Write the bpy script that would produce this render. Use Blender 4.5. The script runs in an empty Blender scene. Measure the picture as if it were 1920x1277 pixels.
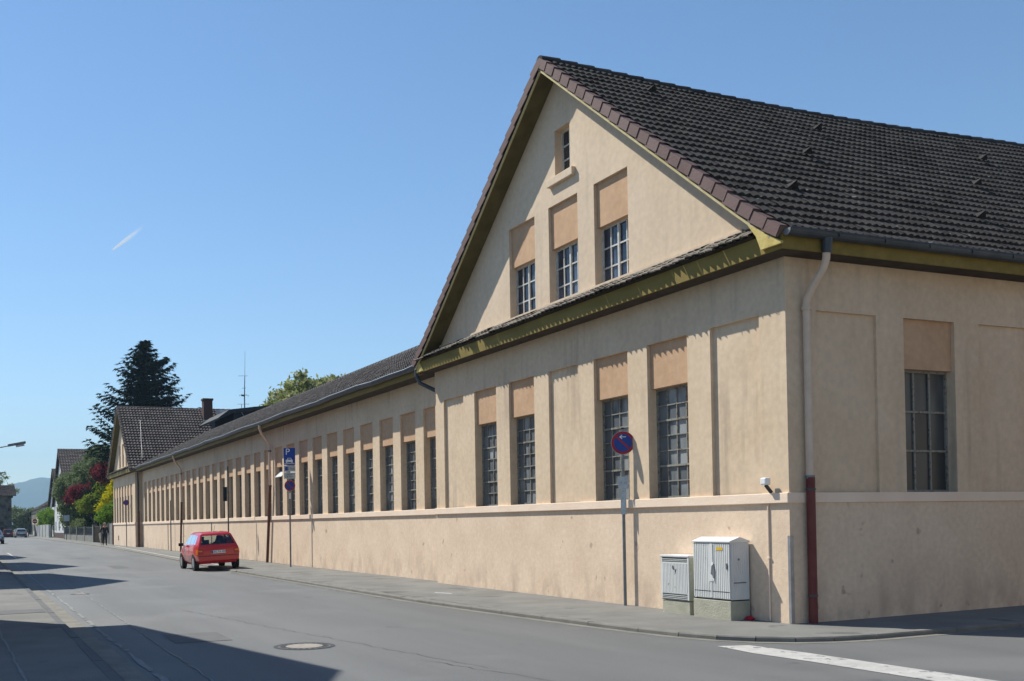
import bpy, bmesh, math, random
from mathutils import Vector, Matrix
random.seed(7)
sc = bpy.context.scene
COL = sc.collection
R = math.radians

# ------------------------------------------------------------------ camera
F, PX, PY, YAW, PIT, ROL = 1974.2498, 782.2065, 950.8448, -1.16302, 0.01480, -0.01610
CAMPOS = Vector((12.5504, -11.6355, 1.65))
fw = Vector((math.sin(YAW)*math.cos(PIT), math.cos(YAW)*math.cos(PIT), math.sin(PIT)))
rt = Vector((math.cos(YAW), -math.sin(YAW), 0)); up = rt.cross(fw)
r2 = rt*math.cos(ROL) + up*math.sin(ROL); u2 = -rt*math.sin(ROL) + up*math.cos(ROL)
cam = bpy.data.objects.new('camera', bpy.data.cameras.new('camera'))
COL.objects.link(cam)
cam.matrix_world = Matrix(((r2.x, u2.x, -fw.x, CAMPOS.x), (r2.y, u2.y, -fw.y, CAMPOS.y), (r2.z, u2.z, -fw.z, CAMPOS.z), (0, 0, 0, 1)))
cam.data.sensor_fit = 'HORIZONTAL'; cam.data.sensor_width = 36
cam.data.lens = F/1920*36
cam.data.shift_x = (960-PX)/1920; cam.data.shift_y = (PY-638.5)/1920
cam.data.clip_start = 0.1; cam.data.clip_end = 30000
sc.camera = cam

# ------------------------------------------------------------------ sky, sun, exposure
LT = Vector((0.679, 0.427, -0.933)).normalized()      # way the sunlight travels
ELEV = math.asin(-LT.z)
AZ = math.atan2(-LT.x, -LT.y)
world = bpy.data.worlds.new('World'); sc.world = world; world.use_nodes = True
wt = world.node_tree; wt.nodes.clear()
sky = wt.nodes.new('ShaderNodeTexSky'); sky.sky_type = 'NISHITA'; sky.sun_disc = False
sky.sun_elevation = ELEV; sky.sun_rotation = AZ
sky.altitude = 100; sky.air_density = 1.0; sky.dust_density = 0.1; sky.ozone_density = 2.6
bg = wt.nodes.new('ShaderNodeBackground'); bg.inputs['Strength'].default_value = 0.104
wo = wt.nodes.new('ShaderNodeOutputWorld')
hs = wt.nodes.new('ShaderNodeHueSaturation'); hs.inputs['Saturation'].default_value = 1.12; hs.inputs['Value'].default_value = 1.0
wt.links.new(sky.outputs[0], hs.inputs['Color']); wt.links.new(hs.outputs[0], bg.inputs[0]); wt.links.new(bg.outputs[0], wo.inputs[0])
sun = bpy.data.objects.new('sun', bpy.data.lights.new('sun', 'SUN')); COL.objects.link(sun)
sun.data.energy = 4.9; sun.data.angle = R(0.55); sun.data.color = (1.0, 0.975, 0.875)
sun.rotation_euler = LT.to_track_quat('-Z', 'Y').to_euler()
sun.location = (-30, -30, 60)
sc.view_settings.view_transform = 'Standard'; sc.view_settings.look = 'None'
sc.view_settings.exposure = 0.46; sc.view_settings.gamma = 1.0; sc.view_settings.use_curve_mapping = False
sc.render.engine = 'CYCLES'
sc.cycles.max_bounces = 6; sc.cycles.diffuse_bounces = 4; sc.cycles.glossy_bounces = 3
sc.cycles.transparent_max_bounces = 8; sc.cycles.volume_bounces = 0

# ------------------------------------------------------------------ helpers
def G(x, y=0.0):
    """height of the pavement surface"""
    z = -0.0021*x
    if x < -30: z = 0.063 - 0.0042*(x+30)
    if x < -70: z = 0.231 - 0.0012*(x+70)
    if x < -200: z = 0.387
    return z + 0.011*max(y, 0) * (1 if x > -20 else 0)

def tag(o, label=None, cat=None, group=None, kind=None):
    if label: o['label'] = label
    if cat: o['category'] = cat
    if group: o['group'] = group
    if kind: o['kind'] = kind
    return o

def thing(name, label, cat, loc=(0, 0, 0), rz=0.0, group=None):
    o = bpy.data.objects.new(name, None); COL.objects.link(o)
    o.location = loc; o.rotation_euler = (0, 0, rz); o.empty_display_size = 0.3
    return tag(o, label, cat, group)

class MB:
    def __init__(s): s.v = []; s.f = []; s.m = []; s.mi = 0
    def vert(s, p): s.v.append(tuple(p)); return len(s.v)-1
    def face(s, *ps):
        s.f.append([s.vert(p) for p in ps]); s.m.append(s.mi)
    def idx(s, *ids): s.f.append(list(ids)); s.m.append(s.mi)
    def box(s, x0, x1, y0, y1, z0, z1, M=None):
        c = [Vector((x, y, z)) for z in (z0, z1) for y in (y0, y1) for x in (x0, x1)]
        if M: c = [M @ p for p in c]
        i = [s.vert(p) for p in c]
        for q in ((0, 2, 3, 1), (4, 5, 7, 6), (0, 1, 5, 4), (2, 6, 7, 3), (0, 4, 6, 2), (1, 3, 7, 5)):
            s.idx(*[i[k] for k in q])
    def prism(s, pts, d):
        """pts: polygon (3D points); d: extrusion vector"""
        d = Vector(d); a = [s.vert(p) for p in pts]; b = [s.vert(Vector(p)+d) for p in pts]
        s.idx(*a[::-1]); s.idx(*b)
        n = len(a)
        for k in range(n): s.idx(a[k], a[(k+1) % n], b[(k+1) % n], b[k])
    def tube(s, path, r, n=10, cap=True):
        path = [Vector(p) for p in path]; rr = r if isinstance(r, (list, tuple)) else [r]*len(path)
        rings = []; prev = None
        for i, p in enumerate(path):
            t = ((path[min(i+1, len(path)-1)]-p).normalized() + (p-path[max(i-1, 0)]).normalized())
            if t.length < 1e-6: t = Vector((0, 0, 1))
            t.normalize()
            ref = prev if prev else (Vector((1, 0, 0)) if abs(t.x) < 0.9 else Vector((0, 1, 0)))
            a = (ref - t*ref.dot(t)).normalized(); b = t.cross(a); prev = a
            rings.append([s.vert(p + (a*math.cos(2*math.pi*k/n) + b*math.sin(2*math.pi*k/n))*rr[i]) for k in range(n)])
        for i in range(len(rings)-1):
            for k in range(n): s.idx(rings[i][k], rings[i][(k+1) % n], rings[i+1][(k+1) % n], rings[i+1][k])
        if cap: s.idx(*rings[0][::-1]); s.idx(*rings[-1])
    def disc(s, c, nrm, r, h, n=32, r2=None):
        c = Vector(c); nrm = Vector(nrm).normalized()
        s.tube([c, c+nrm*h], [r, r2 if r2 is not None else r], n)
    def build(s, name, mat, parent=None, smooth=False, loc=None, bevel=0.0):
        me = bpy.data.meshes.new(name); 
        off = Vector(loc) if loc is not None else Vector((0, 0, 0))
        me.from_pydata([tuple(Vector(p)-off) for p in s.v], [], s.f)
        mats = mat if isinstance(mat, (list, tuple)) else [mat]
        for m in mats: me.materials.append(m)
        if len(mats) > 1: me.polygons.foreach_set('material_index', s.m)
        if smooth: me.polygons.foreach_set('use_smooth', [True]*len(me.polygons))
        me.update()
        o = bpy.data.objects.new(name, me); COL.objects.link(o)
        o.location = off
        if parent: o.parent = parent
        if bevel:
            b = o.modifiers.new('bevel', 'BEVEL'); b.width = bevel; b.segments = 2; b.limit_method = 'ANGLE'
        return o

def text_mesh(name, body, size, mat, parent, M, align='CENTER', thick=0.0):
    cu = bpy.data.curves.new(name, 'FONT'); cu.body = body; cu.size = size
    cu.align_x = align; cu.align_y = 'CENTER'; cu.extrude = 0.0015; cu.offset = thick
    tmp = bpy.data.objects.new(name+'_tmp', cu); COL.objects.link(tmp)
    bpy.context.view_layer.update()
    me = bpy.data.meshes.new_from_object(tmp.evaluated_get(bpy.context.evaluated_depsgraph_get()))
    bpy.data.objects.remove(tmp); me.materials.clear(); me.materials.append(mat)
    me.transform(M)
    o = bpy.data.objects.new(name, me); COL.objects.link(o); o.parent = parent
    return o

# ------------------------------------------------------------------ materials
def mat(name, c1, c2=None, rough=0.85, scale=3.0, detail=6.0, bump=0.0, bscale=60.0, metal=0.0, streak=None, spec=0.3,
        spot=None, island=False, stretch=(1, 1, 1), contrast=(0.35, 0.65), fine=0.0, foot=None, spots=()):
    m = bpy.data.materials.new(name); m.use_nodes = True; nt = m.node_tree; N = nt.nodes; L = nt.links
    p = N['Principled BSDF']; p.inputs['Roughness'].default_value = rough; p.inputs['Metallic'].default_value = metal
    p.inputs['Specular IOR Level'].default_value = spec
    tc = N.new('ShaderNodeNewGeometry')
    def noise(sc_, det=4.0, st=None):
        n = N.new('ShaderNodeTexNoise'); n.inputs['Scale'].default_value = sc_; n.inputs['Detail'].default_value = det
        if st:
            mp = N.new('ShaderNodeMapping'); mp.inputs['Scale'].default_value = st
            L.new(tc.outputs['Position'], mp.inputs[0]); L.new(mp.outputs[0], n.inputs['Vector'])
        else: L.new(tc.outputs['Position'], n.inputs['Vector'])
        return n
    def ramp(src, a, b):
        r = N.new('ShaderNodeMapRange'); r.inputs[1].default_value = a; r.inputs[2].default_value = b
        L.new(src, r.inputs[0]); return r.outputs[0]
    def mix(fac, a, b):
        x = N.new('ShaderNodeMix'); x.data_type = 'RGBA'
        if isinstance(fac, float): x.inputs[0].default_value = fac
        else: L.new(fac, x.inputs[0])
        for k, v in ((6, a), (7, b)):
            if isinstance(v, tuple): x.inputs[k].default_value = (*v, 1)
            else: L.new(v, x.inputs[k])
        return x.outputs[2]
    col = tuple(c1)
    if c2:
        col = mix(ramp(noise(scale, detail, stretch if stretch != (1, 1, 1) else None).outputs[0], *contrast), tuple(c1), tuple(c2))
    if island:
        g = N.new('ShaderNodeNewGeometry')
        col = mix(g.outputs['Random Per Island'], col, tuple(island))
    if fine:
        nn = noise(fine, 3.0); v = ramp(nn.outputs[0], 0.3, 0.7)
        h = N.new('ShaderNodeHueSaturation'); r = N.new('ShaderNodeMapRange'); L.new(v, r.inputs[0]); r.inputs[3].default_value = 0.93; r.inputs[4].default_value = 1.07
        L.new(r.outputs[0], h.inputs['Value'])
        if isinstance(col, tuple): h.inputs['Color'].default_value = (*col, 1)
        else: L.new(col, h.inputs['Color'])
        col = h.outputs[0]
    if streak:
        # vertical dirt streaks: (colour, amount)
        n = noise(1.0, 8.0, (5.0, 5.0, 0.35)); n2 = noise(0.6, 4.0)
        a = ramp(n.outputs[0], 0.5, 0.78); b = ramp(n2.outputs[0], 0.42, 0.7)
        mu = N.new('ShaderNodeMath'); mu.operation = 'MULTIPLY'; L.new(a, mu.inputs[0]); L.new(b, mu.inputs[1])
        mu2 = N.new('ShaderNodeMath'); mu2.operation = 'MULTIPLY'; L.new(mu.outputs[0], mu2.inputs[0]); mu2.inputs[1].default_value = streak[1]
        col = mix(mu2.outputs[0], col, tuple(streak[0]))
    if spot:
        # small spots (lichen, chips): (colour, scale, threshold)
        n = noise(spot[1], 2.0); col = mix(ramp(n.outputs[0], spot[2], spot[2]+0.05), col, tuple(spot[0]))
    for sp in spots:
        n = noise(sp[1], 3.0); col = mix(ramp(n.outputs[0], sp[2], sp[2]+sp[3]), col, tuple(sp[0]))
    if foot:
        # splash dirt thrown up from the pavement, in uneven patches
        sx = N.new('ShaderNodeSeparateXYZ'); L.new(tc.outputs['Position'], sx.inputs[0])
        n = noise(1.6, 7.0, (1.6, 1.6, 0.8)); lo = N.new('ShaderNodeMapRange'); lo.inputs[1].default_value = 0.95; lo.inputs[2].default_value = 0.0; L.new(sx.outputs['Z'], lo.inputs[0])
        a = ramp(n.outputs[0], 0.46, 0.68); mu = N.new('ShaderNodeMath'); mu.operation = 'MULTIPLY'; L.new(a, mu.inputs[0]); L.new(lo.outputs[0], mu.inputs[1])
        col = mix(mu.outputs[0], col, tuple(foot))
    if isinstance(col, tuple): p.inputs['Base Color'].default_value = (*col, 1)
    else: L.new(col, p.inputs['Base Color'])
    if bump:
        n = noise(bscale, 5.0); b = N.new('ShaderNodeBump'); b.inputs['Strength'].default_value = bump; b.inputs['Distance'].default_value = 0.02
        L.new(n.outputs[0], b.inputs['Height']); L.new(b.outputs[0], p.inputs['Normal'])
    return m

M_ = {}
M_['plaster'] = mat('plaster', (0.615, 0.463, 0.32), (0.67, 0.518, 0.37), 0.92, 0.9, 7, 0.08, 30, streak=((0.26, 0.21, 0.17), 0.85), fine=9.0)
M_['plinth'] = mat('plinth_plaster', (0.675, 0.51, 0.375), (0.735, 0.57, 0.425), 0.92, 1.1, 7, 0.2, 34, fine=11, spot=((0.46, 0.34, 0.25), 3.1, 0.68), foot=(0.50, 0.37, 0.28))
M_['ledge'] = mat('ledge_plaster', (0.80, 0.615, 0.475), (0.84, 0.67, 0.53), 0.9, 1.5, 6, 0.2, 25)
M_['panel'] = mat('panel_plaster', (0.50, 0.31, 0.185), (0.555, 0.355, 0.22), 0.92, 1.3, 6, 0.12, 20, streak=((0.33, 0.23, 0.16), 0.5), fine=9)
M_['gable'] = mat('gable_plaster', (0.615, 0.475, 0.345), (0.67, 0.525, 0.385), 0.92, 0.8, 7, 0.05, 20, streak=((0.36, 0.29, 0.23), 0.6), fine=8)
M_['tile'] = mat('roof_tile_dark', (0.028, 0.024, 0.023), (0.046, 0.041, 0.040), 0.9, 1.2, 5, 0.5, 60, spot=((0.17, 0.165, 0.14), 8.5, 0.695), island=(0.06, 0.054, 0.051), spec=0.12)
M_['tile_brown'] = mat('roof_tile_brown', (0.036, 0.026, 0.023), (0.062, 0.046, 0.041), 0.85, 2.5, 5, 0.4, 30, island=(0.11, 0.082, 0.074))
M_['tile_wing'] = mat('roof_tile_wing', (0.05, 0.042, 0.04), (0.10, 0.085, 0.08), 0.85, 2.5, 5, 0.4, 30, spot=((0.35, 0.33, 0.3), 5.0, 0.72))
M_['tile_old'] = mat('roof_tile_weathered', (0.10, 0.085, 0.07), (0.25, 0.215, 0.175), 0.9, 6, 6, 0.6, 40, island=(0.20, 0.17, 0.14))
M_['verge'] = mat('verge_tile', (0.110, 0.062, 0.056), (0.14, 0.082, 0.075), 0.75, 5, 6, 0.3, 30, island=(0.165, 0.105, 0.097))
M_['olive'] = mat('olive_board', (0.19, 0.135, 0.026), (0.24, 0.172, 0.04), 0.7, 3, 5, 0.15, 20, stretch=(0.4, 2, 2))
M_['olive_dark'] = mat('olive_board_dark', (0.085, 0.066, 0.022), (0.12, 0.094, 0.035), 0.75, 3, 5, 0.15, 20)
M_['yellow_board'] = mat('yellow_board', (0.48, 0.36, 0.10), (0.60, 0.47, 0.17), 0.8, 6, 6, 0.3, 20, spot=((0.28, 0.24, 0.19), 9, 0.62))
M_['trim'] = mat('cream_trim', (0.55, 0.46, 0.26), (0.45, 0.37, 0.17), 0.7, 6)
M_['zinc_dark'] = mat('zinc_dark', (0.055, 0.062, 0.072), (0.085, 0.093, 0.105), 0.45, 3, metal=0.4)
M_['zinc_light'] = mat('zinc_light', (0.42, 0.43, 0.45), (0.30, 0.31, 0.33), 0.4, 5, metal=0.6)
M_['pipe_beige'] = mat('pipe_beige', (0.68, 0.52, 0.40), (0.60, 0.46, 0.35), 0.65, 6)
M_['pipe_red'] = mat('pipe_red_brown', (0.12, 0.022, 0.022), (0.155, 0.035, 0.03), 0.5, 5)
M_['pipe_rust'] = mat('pipe_rust_brown', (0.10, 0.045, 0.028), (0.14, 0.06, 0.035), 0.6, 5)
M_['sash'] = mat('window_bar_rusty', (0.26, 0.25, 0.22), (0.16, 0.12, 0.09), 0.6, 18, contrast=(0.52, 0.64))
M_['sash_white'] = mat('window_bar_white', (0.62, 0.61, 0.58), (0.48, 0.45, 0.40), 0.5, 9)
M_['asphalt'] = mat('asphalt_road', (0.108, 0.108, 0.109), (0.146, 0.145, 0.144), 0.72, 1.0, 9, 0.6, 90, fine=55, spec=0.5, spot=((0.30, 0.30, 0.29), 38, 0.72), stretch=(0.10, 0.9, 1), contrast=(0.3, 0.7), spots=(((0.085, 0.085, 0.088), 1.3, 0.70, 0.05), ((0.15, 0.149, 0.148), 0.35, 0.55, 0.12), ((0.07, 0.07, 0.07), 22, 0.73, 0.03)))
M_['pave'] = mat('asphalt_pavement', (0.165, 0.160, 0.150), (0.215, 0.208, 0.195), 0.92, 0.9, 8, 0.7, 70, fine=60, spot=((0.42, 0.41, 0.39), 33, 0.73), spots=(((0.13, 0.125, 0.12), 1.1, 0.62, 0.06), ((0.09, 0.09, 0.085), 18, 0.72, 0.03)))
M_['kerb'] = mat('kerb_stone', (0.165, 0.156, 0.14), (0.215, 0.203, 0.182), 0.9, 3, 6, 0.5, 60)
M_['gutter'] = mat('gutter_stone', (0.175, 0.165, 0.145), (0.235, 0.22, 0.19), 0.9, 2.5, 6, 0.6, 50, spot=((0.14, 0.13, 0.11), 14, 0.64))
M_['dark_patch'] = mat('asphalt_patch', (0.125, 0.125, 0.128), (0.14, 0.14, 0.142), 0.9, 3, 6, 0.5, 90)
M_['seam'] = mat('road_seam_material', (0.27, 0.27, 0.265), (0.20, 0.20, 0.197), 0.9, 20)
M_['tar'] = mat('tar_line', (0.095, 0.095, 0.095), None, 0.8)
M_['paint'] = mat('road_paint', (0.47, 0.45, 0.43), (0.39, 0.375, 0.36), 0.85, 4, 7, 0.3, 60, spot=((0.17, 0.17, 0.17), 9, 0.62), fine=20)
M_['concrete'] = mat('concrete', (0.34, 0.33, 0.26), (0.42, 0.40, 0.32), 0.9, 5, 6, 0.4, 30, streak=((0.18, 0.17, 0.12), 0.7))
M_['cab'] = mat('cabinet_grey', (0.60, 0.60, 0.595), (0.66, 0.66, 0.65), 0.6, 3, 5, 0.05, 30, spot=((0.35, 0.35, 0.34), 7, 0.70))
M_['cab_top'] = mat('cabinet_lid', (0.66, 0.66, 0.66), (0.60, 0.60, 0.60), 0.55, 4)
M_['cab_old'] = mat('cabinet_weathered', (0.44, 0.44, 0.38), (0.35, 0.36, 0.26), 0.7, 5, 6)
M_['black'] = mat('black', (0.012, 0.012, 0.013), None, 0.6)
M_['rubber'] = mat('rubber', (0.018, 0.018, 0.019), (0.03, 0.03, 0.03), 0.85, 10)
M_['white'] = mat('white_paint', (0.75, 0.76, 0.77), None, 0.5)
M_['offwhite'] = mat('off_white', (0.55, 0.56, 0.55), (0.48, 0.49, 0.48), 0.6, 8)
M_['yellow'] = mat('yellow_sticker', (0.72, 0.46, 0.03), (0.6, 0.38, 0.03), 0.5, 20)
M_['pole'] = mat('galvanised_pole', (0.16, 0.175, 0.19), (0.23, 0.245, 0.26), 0.5, 6, metal=0.5)
M_['pole_dark'] = mat('dark_pole', (0.06, 0.065, 0.07), (0.09, 0.095, 0.1), 0.55, 6)
M_['alu'] = mat('bare_aluminium', (0.42, 0.47, 0.52), (0.30, 0.34, 0.38), 0.35, 14, metal=0.6, contrast=(0.48, 0.56))
M_['sign_blue'] = mat('sign_blue', (0.008, 0.045, 0.30), (0.01, 0.06, 0.34), 0.45, 5)
M_['sign_navy'] = mat('sign_faded_navy', (0.015, 0.045, 0.25), (0.02, 0.06, 0.28), 0.45, 5)
M_['sign_red'] = mat('sign_red', (0.28, 0.012, 0.022), (0.34, 0.02, 0.03), 0.45, 5)
M_['sign_grey'] = mat('sign_grey_plate', (0.40, 0.43, 0.46), (0.45, 0.48, 0.5), 0.5, 5)
M_['chrome'] = mat('polished_metal', (0.6, 0.6, 0.6), None, 0.25, metal=0.9)
M_['bark'] = mat('bark', (0.05, 0.04, 0.03), (0.10, 0.085, 0.07), 0.95, 6, 6, 0.6, 20)
M_['brick'] = mat('brick_dark_red', (0.06, 0.03, 0.024), (0.095, 0.048, 0.038), 0.9, 9)
M_['navy_clad'] = mat('dark_cladding', (0.010, 0.014, 0.020), (0.016, 0.020, 0.028), 0.7, 2)
M_['slate'] = mat('dark_slate', (0.016, 0.016, 0.02), (0.03, 0.03, 0.034), 0.7, 5)
M_['stone_dark'] = mat('dark_rubble_stone', (0.045, 0.04, 0.034), (0.14, 0.125, 0.10), 0.95, 1.1, 8, 0.8, 5, contrast=(0.4, 0.6))
M_['fence_stone'] = mat('garden_wall_stone', (0.16, 0.15, 0.13), (0.24, 0.225, 0.2), 0.95, 1.5, 7, 0.6, 10)
M_['grey_wall'] = mat('grey_render_wall', (0.30, 0.30, 0.29), (0.38, 0.375, 0.36), 0.95, 0.8, 7, 0.4, 8)
M_['white_render'] = mat('white_render', (0.52, 0.52, 0.52), (0.60, 0.60, 0.60), 0.9, 1, 5, 0.2, 10)
M_['grey_render'] = mat('pale_grey_render', (0.42, 0.41, 0.40), (0.5, 0.49, 0.48), 0.9, 1, 5, 0.2, 10)
M_['cream_render'] = mat('cream_render', (0.40, 0.345, 0.26), (0.5, 0.43, 0.33), 0.9, 0.6, 5, 0.2, 10)
M_['cream_light'] = mat('warm_cream_render', (0.44, 0.355, 0.265), (0.50, 0.41, 0.31), 0.9, 1, 5, 0.2, 10)
M_['grate'] = mat('cast_iron', (0.05, 0.05, 0.052), (0.085, 0.083, 0.08), 0.6, 20, metal=0.3)
M_['manhole_fill'] = mat('manhole_concrete', (0.27, 0.24, 0.21), (0.34, 0.30, 0.265), 0.9, 12, 5, 0.4, 60)
M_['fleck'] = mat('red_plastic', (0.42, 0.012, 0.03), None, 0.5)
M_['wood_dark'] = mat('dark_wood', (0.045, 0.032, 0.022), (0.07, 0.05, 0.035), 0.9, 4)
M_['grass'] = mat('ground_soil', (0.09, 0.10, 0.06), (0.14, 0.13, 0.1), 0.95, 0.2, 8)

def glass_mat(name, dark, light, scale=2.4, rough=0.12, lo=0.45, hi=0.62, isl=False):
    m = mat(name, dark, light, rough, scale, 3, contrast=(lo, hi), stretch=(1, 1, 0.35), island=isl); m.node_tree.nodes['Principled BSDF'].inputs['Specular IOR Level'].default_value = 0.5
    g = m.node_tree.nodes; return m
M_['glass'] = glass_mat('dull_window_glass', (0.075, 0.080, 0.085), (0.34, 0.355, 0.36), 1.9, 0.3, isl=(0.11, 0.12, 0.13))
M_['glass_dark'] = glass_mat('dark_window_glass', (0.012, 0.014, 0.02), (0.03, 0.035, 0.045))
M_['glass_blue'] = glass_mat('curtained_glass', (0.02, 0.028, 0.045), (0.10, 0.13, 0.19), 1.6)
M_['car_glass'] = mat('car_glass', (0.02, 0.024, 0.028), (0.035, 0.04, 0.045), 0.06, 2, spec=0.6)
M_['car_seat'] = mat('seat_cloth', (0.03, 0.03, 0.04), None, 0.9)
M_['lamp_red'] = mat('tail_lamp_red', (0.45, 0.015, 0.015), None, 0.2, spec=0.6)
M_['lamp_orange'] = mat('indicator_orange', (0.75, 0.2, 0.03), None, 0.2, spec=0.6)
M_['lamp_clear'] = mat('lamp_clear', (0.6, 0.6, 0.6), None, 0.15, spec=0.6)
def paint_mat(name, c):
    m = mat(name, c, None, 0.32, spec=0.5); p = m.node_tree.nodes['Principled BSDF']; p.inputs['Coat Weight'].default_value = 0.7; p.inputs['Coat Roughness'].default_value = 0.08
    return m
M_['paint_red'] = paint_mat('car_paint_red', (0.54, 0.008, 0.012))
M_['paint_silver'] = paint_mat('car_paint_silver', (0.33, 0.36, 0.40))
M_['paint_dark'] = paint_mat('car_paint_dark', (0.05, 0.055, 0.065))
M_['paint_maroon'] = paint_mat('car_paint_maroon', (0.10, 0.012, 0.014))

def leaf_mat(name, a, b, c=None, trans=0.35, scale=0.8):
    m = bpy.data.materials.new(name); m.use_nodes = True; nt = m.node_tree; N = nt.nodes; L = nt.links; N.clear()
    out = N.new('ShaderNodeOutputMaterial'); d = N.new('ShaderNodeBsdfDiffuse'); t = N.new('ShaderNodeBsdfTranslucent'); mx = N.new('ShaderNodeMixShader'); mx.inputs[0].default_value = trans
    g = N.new('ShaderNodeNewGeometry'); n = N.new('ShaderNodeTexNoise'); n.inputs['Scale'].default_value = scale; n.inputs['Detail'].default_value = 3
    L.new(g.outputs['Position'], n.inputs['Vector'])
    r = N.new('ShaderNodeMapRange'); r.inputs[1].default_value = 0.38; r.inputs[2].default_value = 0.62; L.new(n.outputs[0], r.inputs[0])
    m1 = N.new('ShaderNodeMix'); m1.data_type = 'RGBA'; L.new(r.outputs[0], m1.inputs[0]); m1.inputs[6].default_value = (*a, 1); m1.inputs[7].default_value = (*b, 1)
    m2 = N.new('ShaderNodeMix'); m2.data_type = 'RGBA'; L.new(g.outputs['Random Per Island'], m2.inputs[0]); L.new(m1.outputs[2], m2.inputs[6]); m2.inputs[7].default_value = (*(c or b), 1)
    for s in (d, t): L.new(m2.outputs[2], s.inputs['Color'])
    L.new(d.outputs[0], mx.inputs[1]); L.new(t.outputs[0], mx.inputs[2]); L.new(mx.outputs[0], out.inputs['Surface'])
    return m
M_['leaf_conifer'] = leaf_mat('conifer_needles', (0.012, 0.024, 0.018), (0.024, 0.042, 0.027), (0.03, 0.05, 0.03), 0.12)
M_['leaf_chestnut'] = leaf_mat('chestnut_leaves', (0.12, 0.165, 0.03), (0.22, 0.255, 0.06), (0.46, 0.44, 0.24), 0.4)
M_['leaf_green'] = leaf_mat('mixed_green_leaves', (0.075, 0.115, 0.04), (0.14, 0.185, 0.07), (0.22, 0.25, 0.13))
M_['leaf_dark'] = leaf_mat('shade_dark_leaves', (0.014, 0.030, 0.014), (0.03, 0.055, 0.022), None, 0.2)  # leaf colour darkened to stand for shade beneath the trees
M_['leaf_red'] = leaf_mat('copper_leaves', (0.095, 0.014, 0.026), (0.19, 0.024, 0.042), (0.22, 0.045, 0.05))
M_['leaf_yellow'] = leaf_mat('yellow_blossom', (0.62, 0.50, 0.008), (0.80, 0.66, 0.01), (0.35, 0.38, 0.02))
M_['leaf_lime'] = leaf_mat('fresh_green_leaves', (0.07, 0.155, 0.014), (0.13, 0.25, 0.022), (0.20, 0.30, 0.05))
M_['leaf_olive'] = leaf_mat('yellow_green_leaves', (0.10, 0.15, 0.018), (0.20, 0.26, 0.03), (0.28, 0.32, 0.05))
M_['leaf_pale'] = leaf_mat('pale_spring_leaves', (0.09, 0.125, 0.04), (0.16, 0.20, 0.07), (0.24, 0.27, 0.13))

# ------------------------------------------------------------------ ground, road, pavements
KR = [(-300, -1.9), (-200, -1.9), (-120, -1.75), (-90, -1.7), (-70, -1.75), (-58, -1.9), (-48, -2.08), (-37, -2.4), (-30, -2.62), (-25, -2.72), (-14, -2.74), (-8, -2.76),
      (-4.6, -2.58), (-2.0, -2.38), (-0.8, -2.26), (0.0, -2.12), (0.6, -1.92), (1.05, -1.62), (1.36, -1.2), (1.55, -0.7), (1.63, 0.0), (1.68, 1.5), (1.76, 4), (1.9, 9), (2.2, 20), (3, 50)]
def offs(path, d):
    out = []
    for i, p in enumerate(path):
        a = Vector(path[max(i-1, 0)]); b = Vector(path[min(i+1, len(path)-1)]); t = (b-a).normalized(); n = Vector((-t.y, t.x)); out.append((p[0]+n.x*d, p[1]+n.y*d))
    return out
def strip(name, pa, pb, za, zb, m, kind='structure', parent=None):
    mb = MB(); ia = [mb.vert((x, y, G(x, y)+za)) for x, y in pa]; ib = [mb.vert((x, y, G(x, y)+zb)) for x, y in pb]
    for i in range(len(ia)-1): mb.idx(ia[i], ia[i+1], ib[i+1], ib[i])
    o = mb.build(name, m, parent); 
    if kind: tag(o, kind=kind)
    return o

mb = MB(); xs = [-4300, -1000, -400, -200, -70, -30, 0, 60, 380]; ys = [-700, -60, 0, 60, 600, 1750]
gi = [[mb.vert((x, y, (G(max(x, -200)) if x < 60 else -0.126)-0.16-(0.0))) for y in ys] for x in xs]
for i in range(len(xs)-1):
    for j in range(len(ys)-1): mb.idx(gi[i][j], gi[i+1][j], gi[i+1][j+1], gi[i][j+1])
tag(mb.build('ground', M_['grass']), kind='structure')
mb = MB(); rx = [-300, -200, -120, -70, -50, -30, -20, -10, 0, 8, 20, 60]
for yy0, yy1 in ((-10.1, 0.0), (0.0, 60.0)):
    a = [x for x in rx if not (yy0 >= 0 and x < 0)]
    ia = [mb.vert((x, yy0, G(x, yy0)-0.065)) for x in a]; ib = [mb.vert((x, yy1, G(x, yy1)-0.065)) for x in a]
    for i in range(len(a)-1): mb.idx(ia[i], ia[i+1], ib[i+1], ib[i])
tag(mb.build('road', M_['asphalt']), kind='structure')
# near-side side streets mouth behind the camera is plain road as well
mb = MB(); mb.face((14.5, -40, -0.099), (60, -40, -0.099), (60, -10.1, -0.097), (14.5, -10.1, -0.097)); tag(mb.build('road_mouth', M_['asphalt']), kind='structure')

KW = 0.13
kin = offs(KR, KW)
inner = []
for (x, y) in kin:
    if x < -0.5 and y < 0: inner.append((x, 1.6))
    elif y < 0: inner.append((-0.4, 1.2) if x < 1.0 else (-0.4, 1.3))
    else: inner.append((-0.5, max(y, 1.4)))
mb = MB(); ia = [mb.vert((x, y, G(x, y))) for x, y in kin]; ib = [mb.vert((x, y, G(x, y))) for x, y in inner]
for i in range(len(ia)-1): mb.idx(ia[i], ia[i+1], ib[i+1], ib[i])
tag(mb.build('pavement', M_['pave']), kind='structure')
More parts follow.
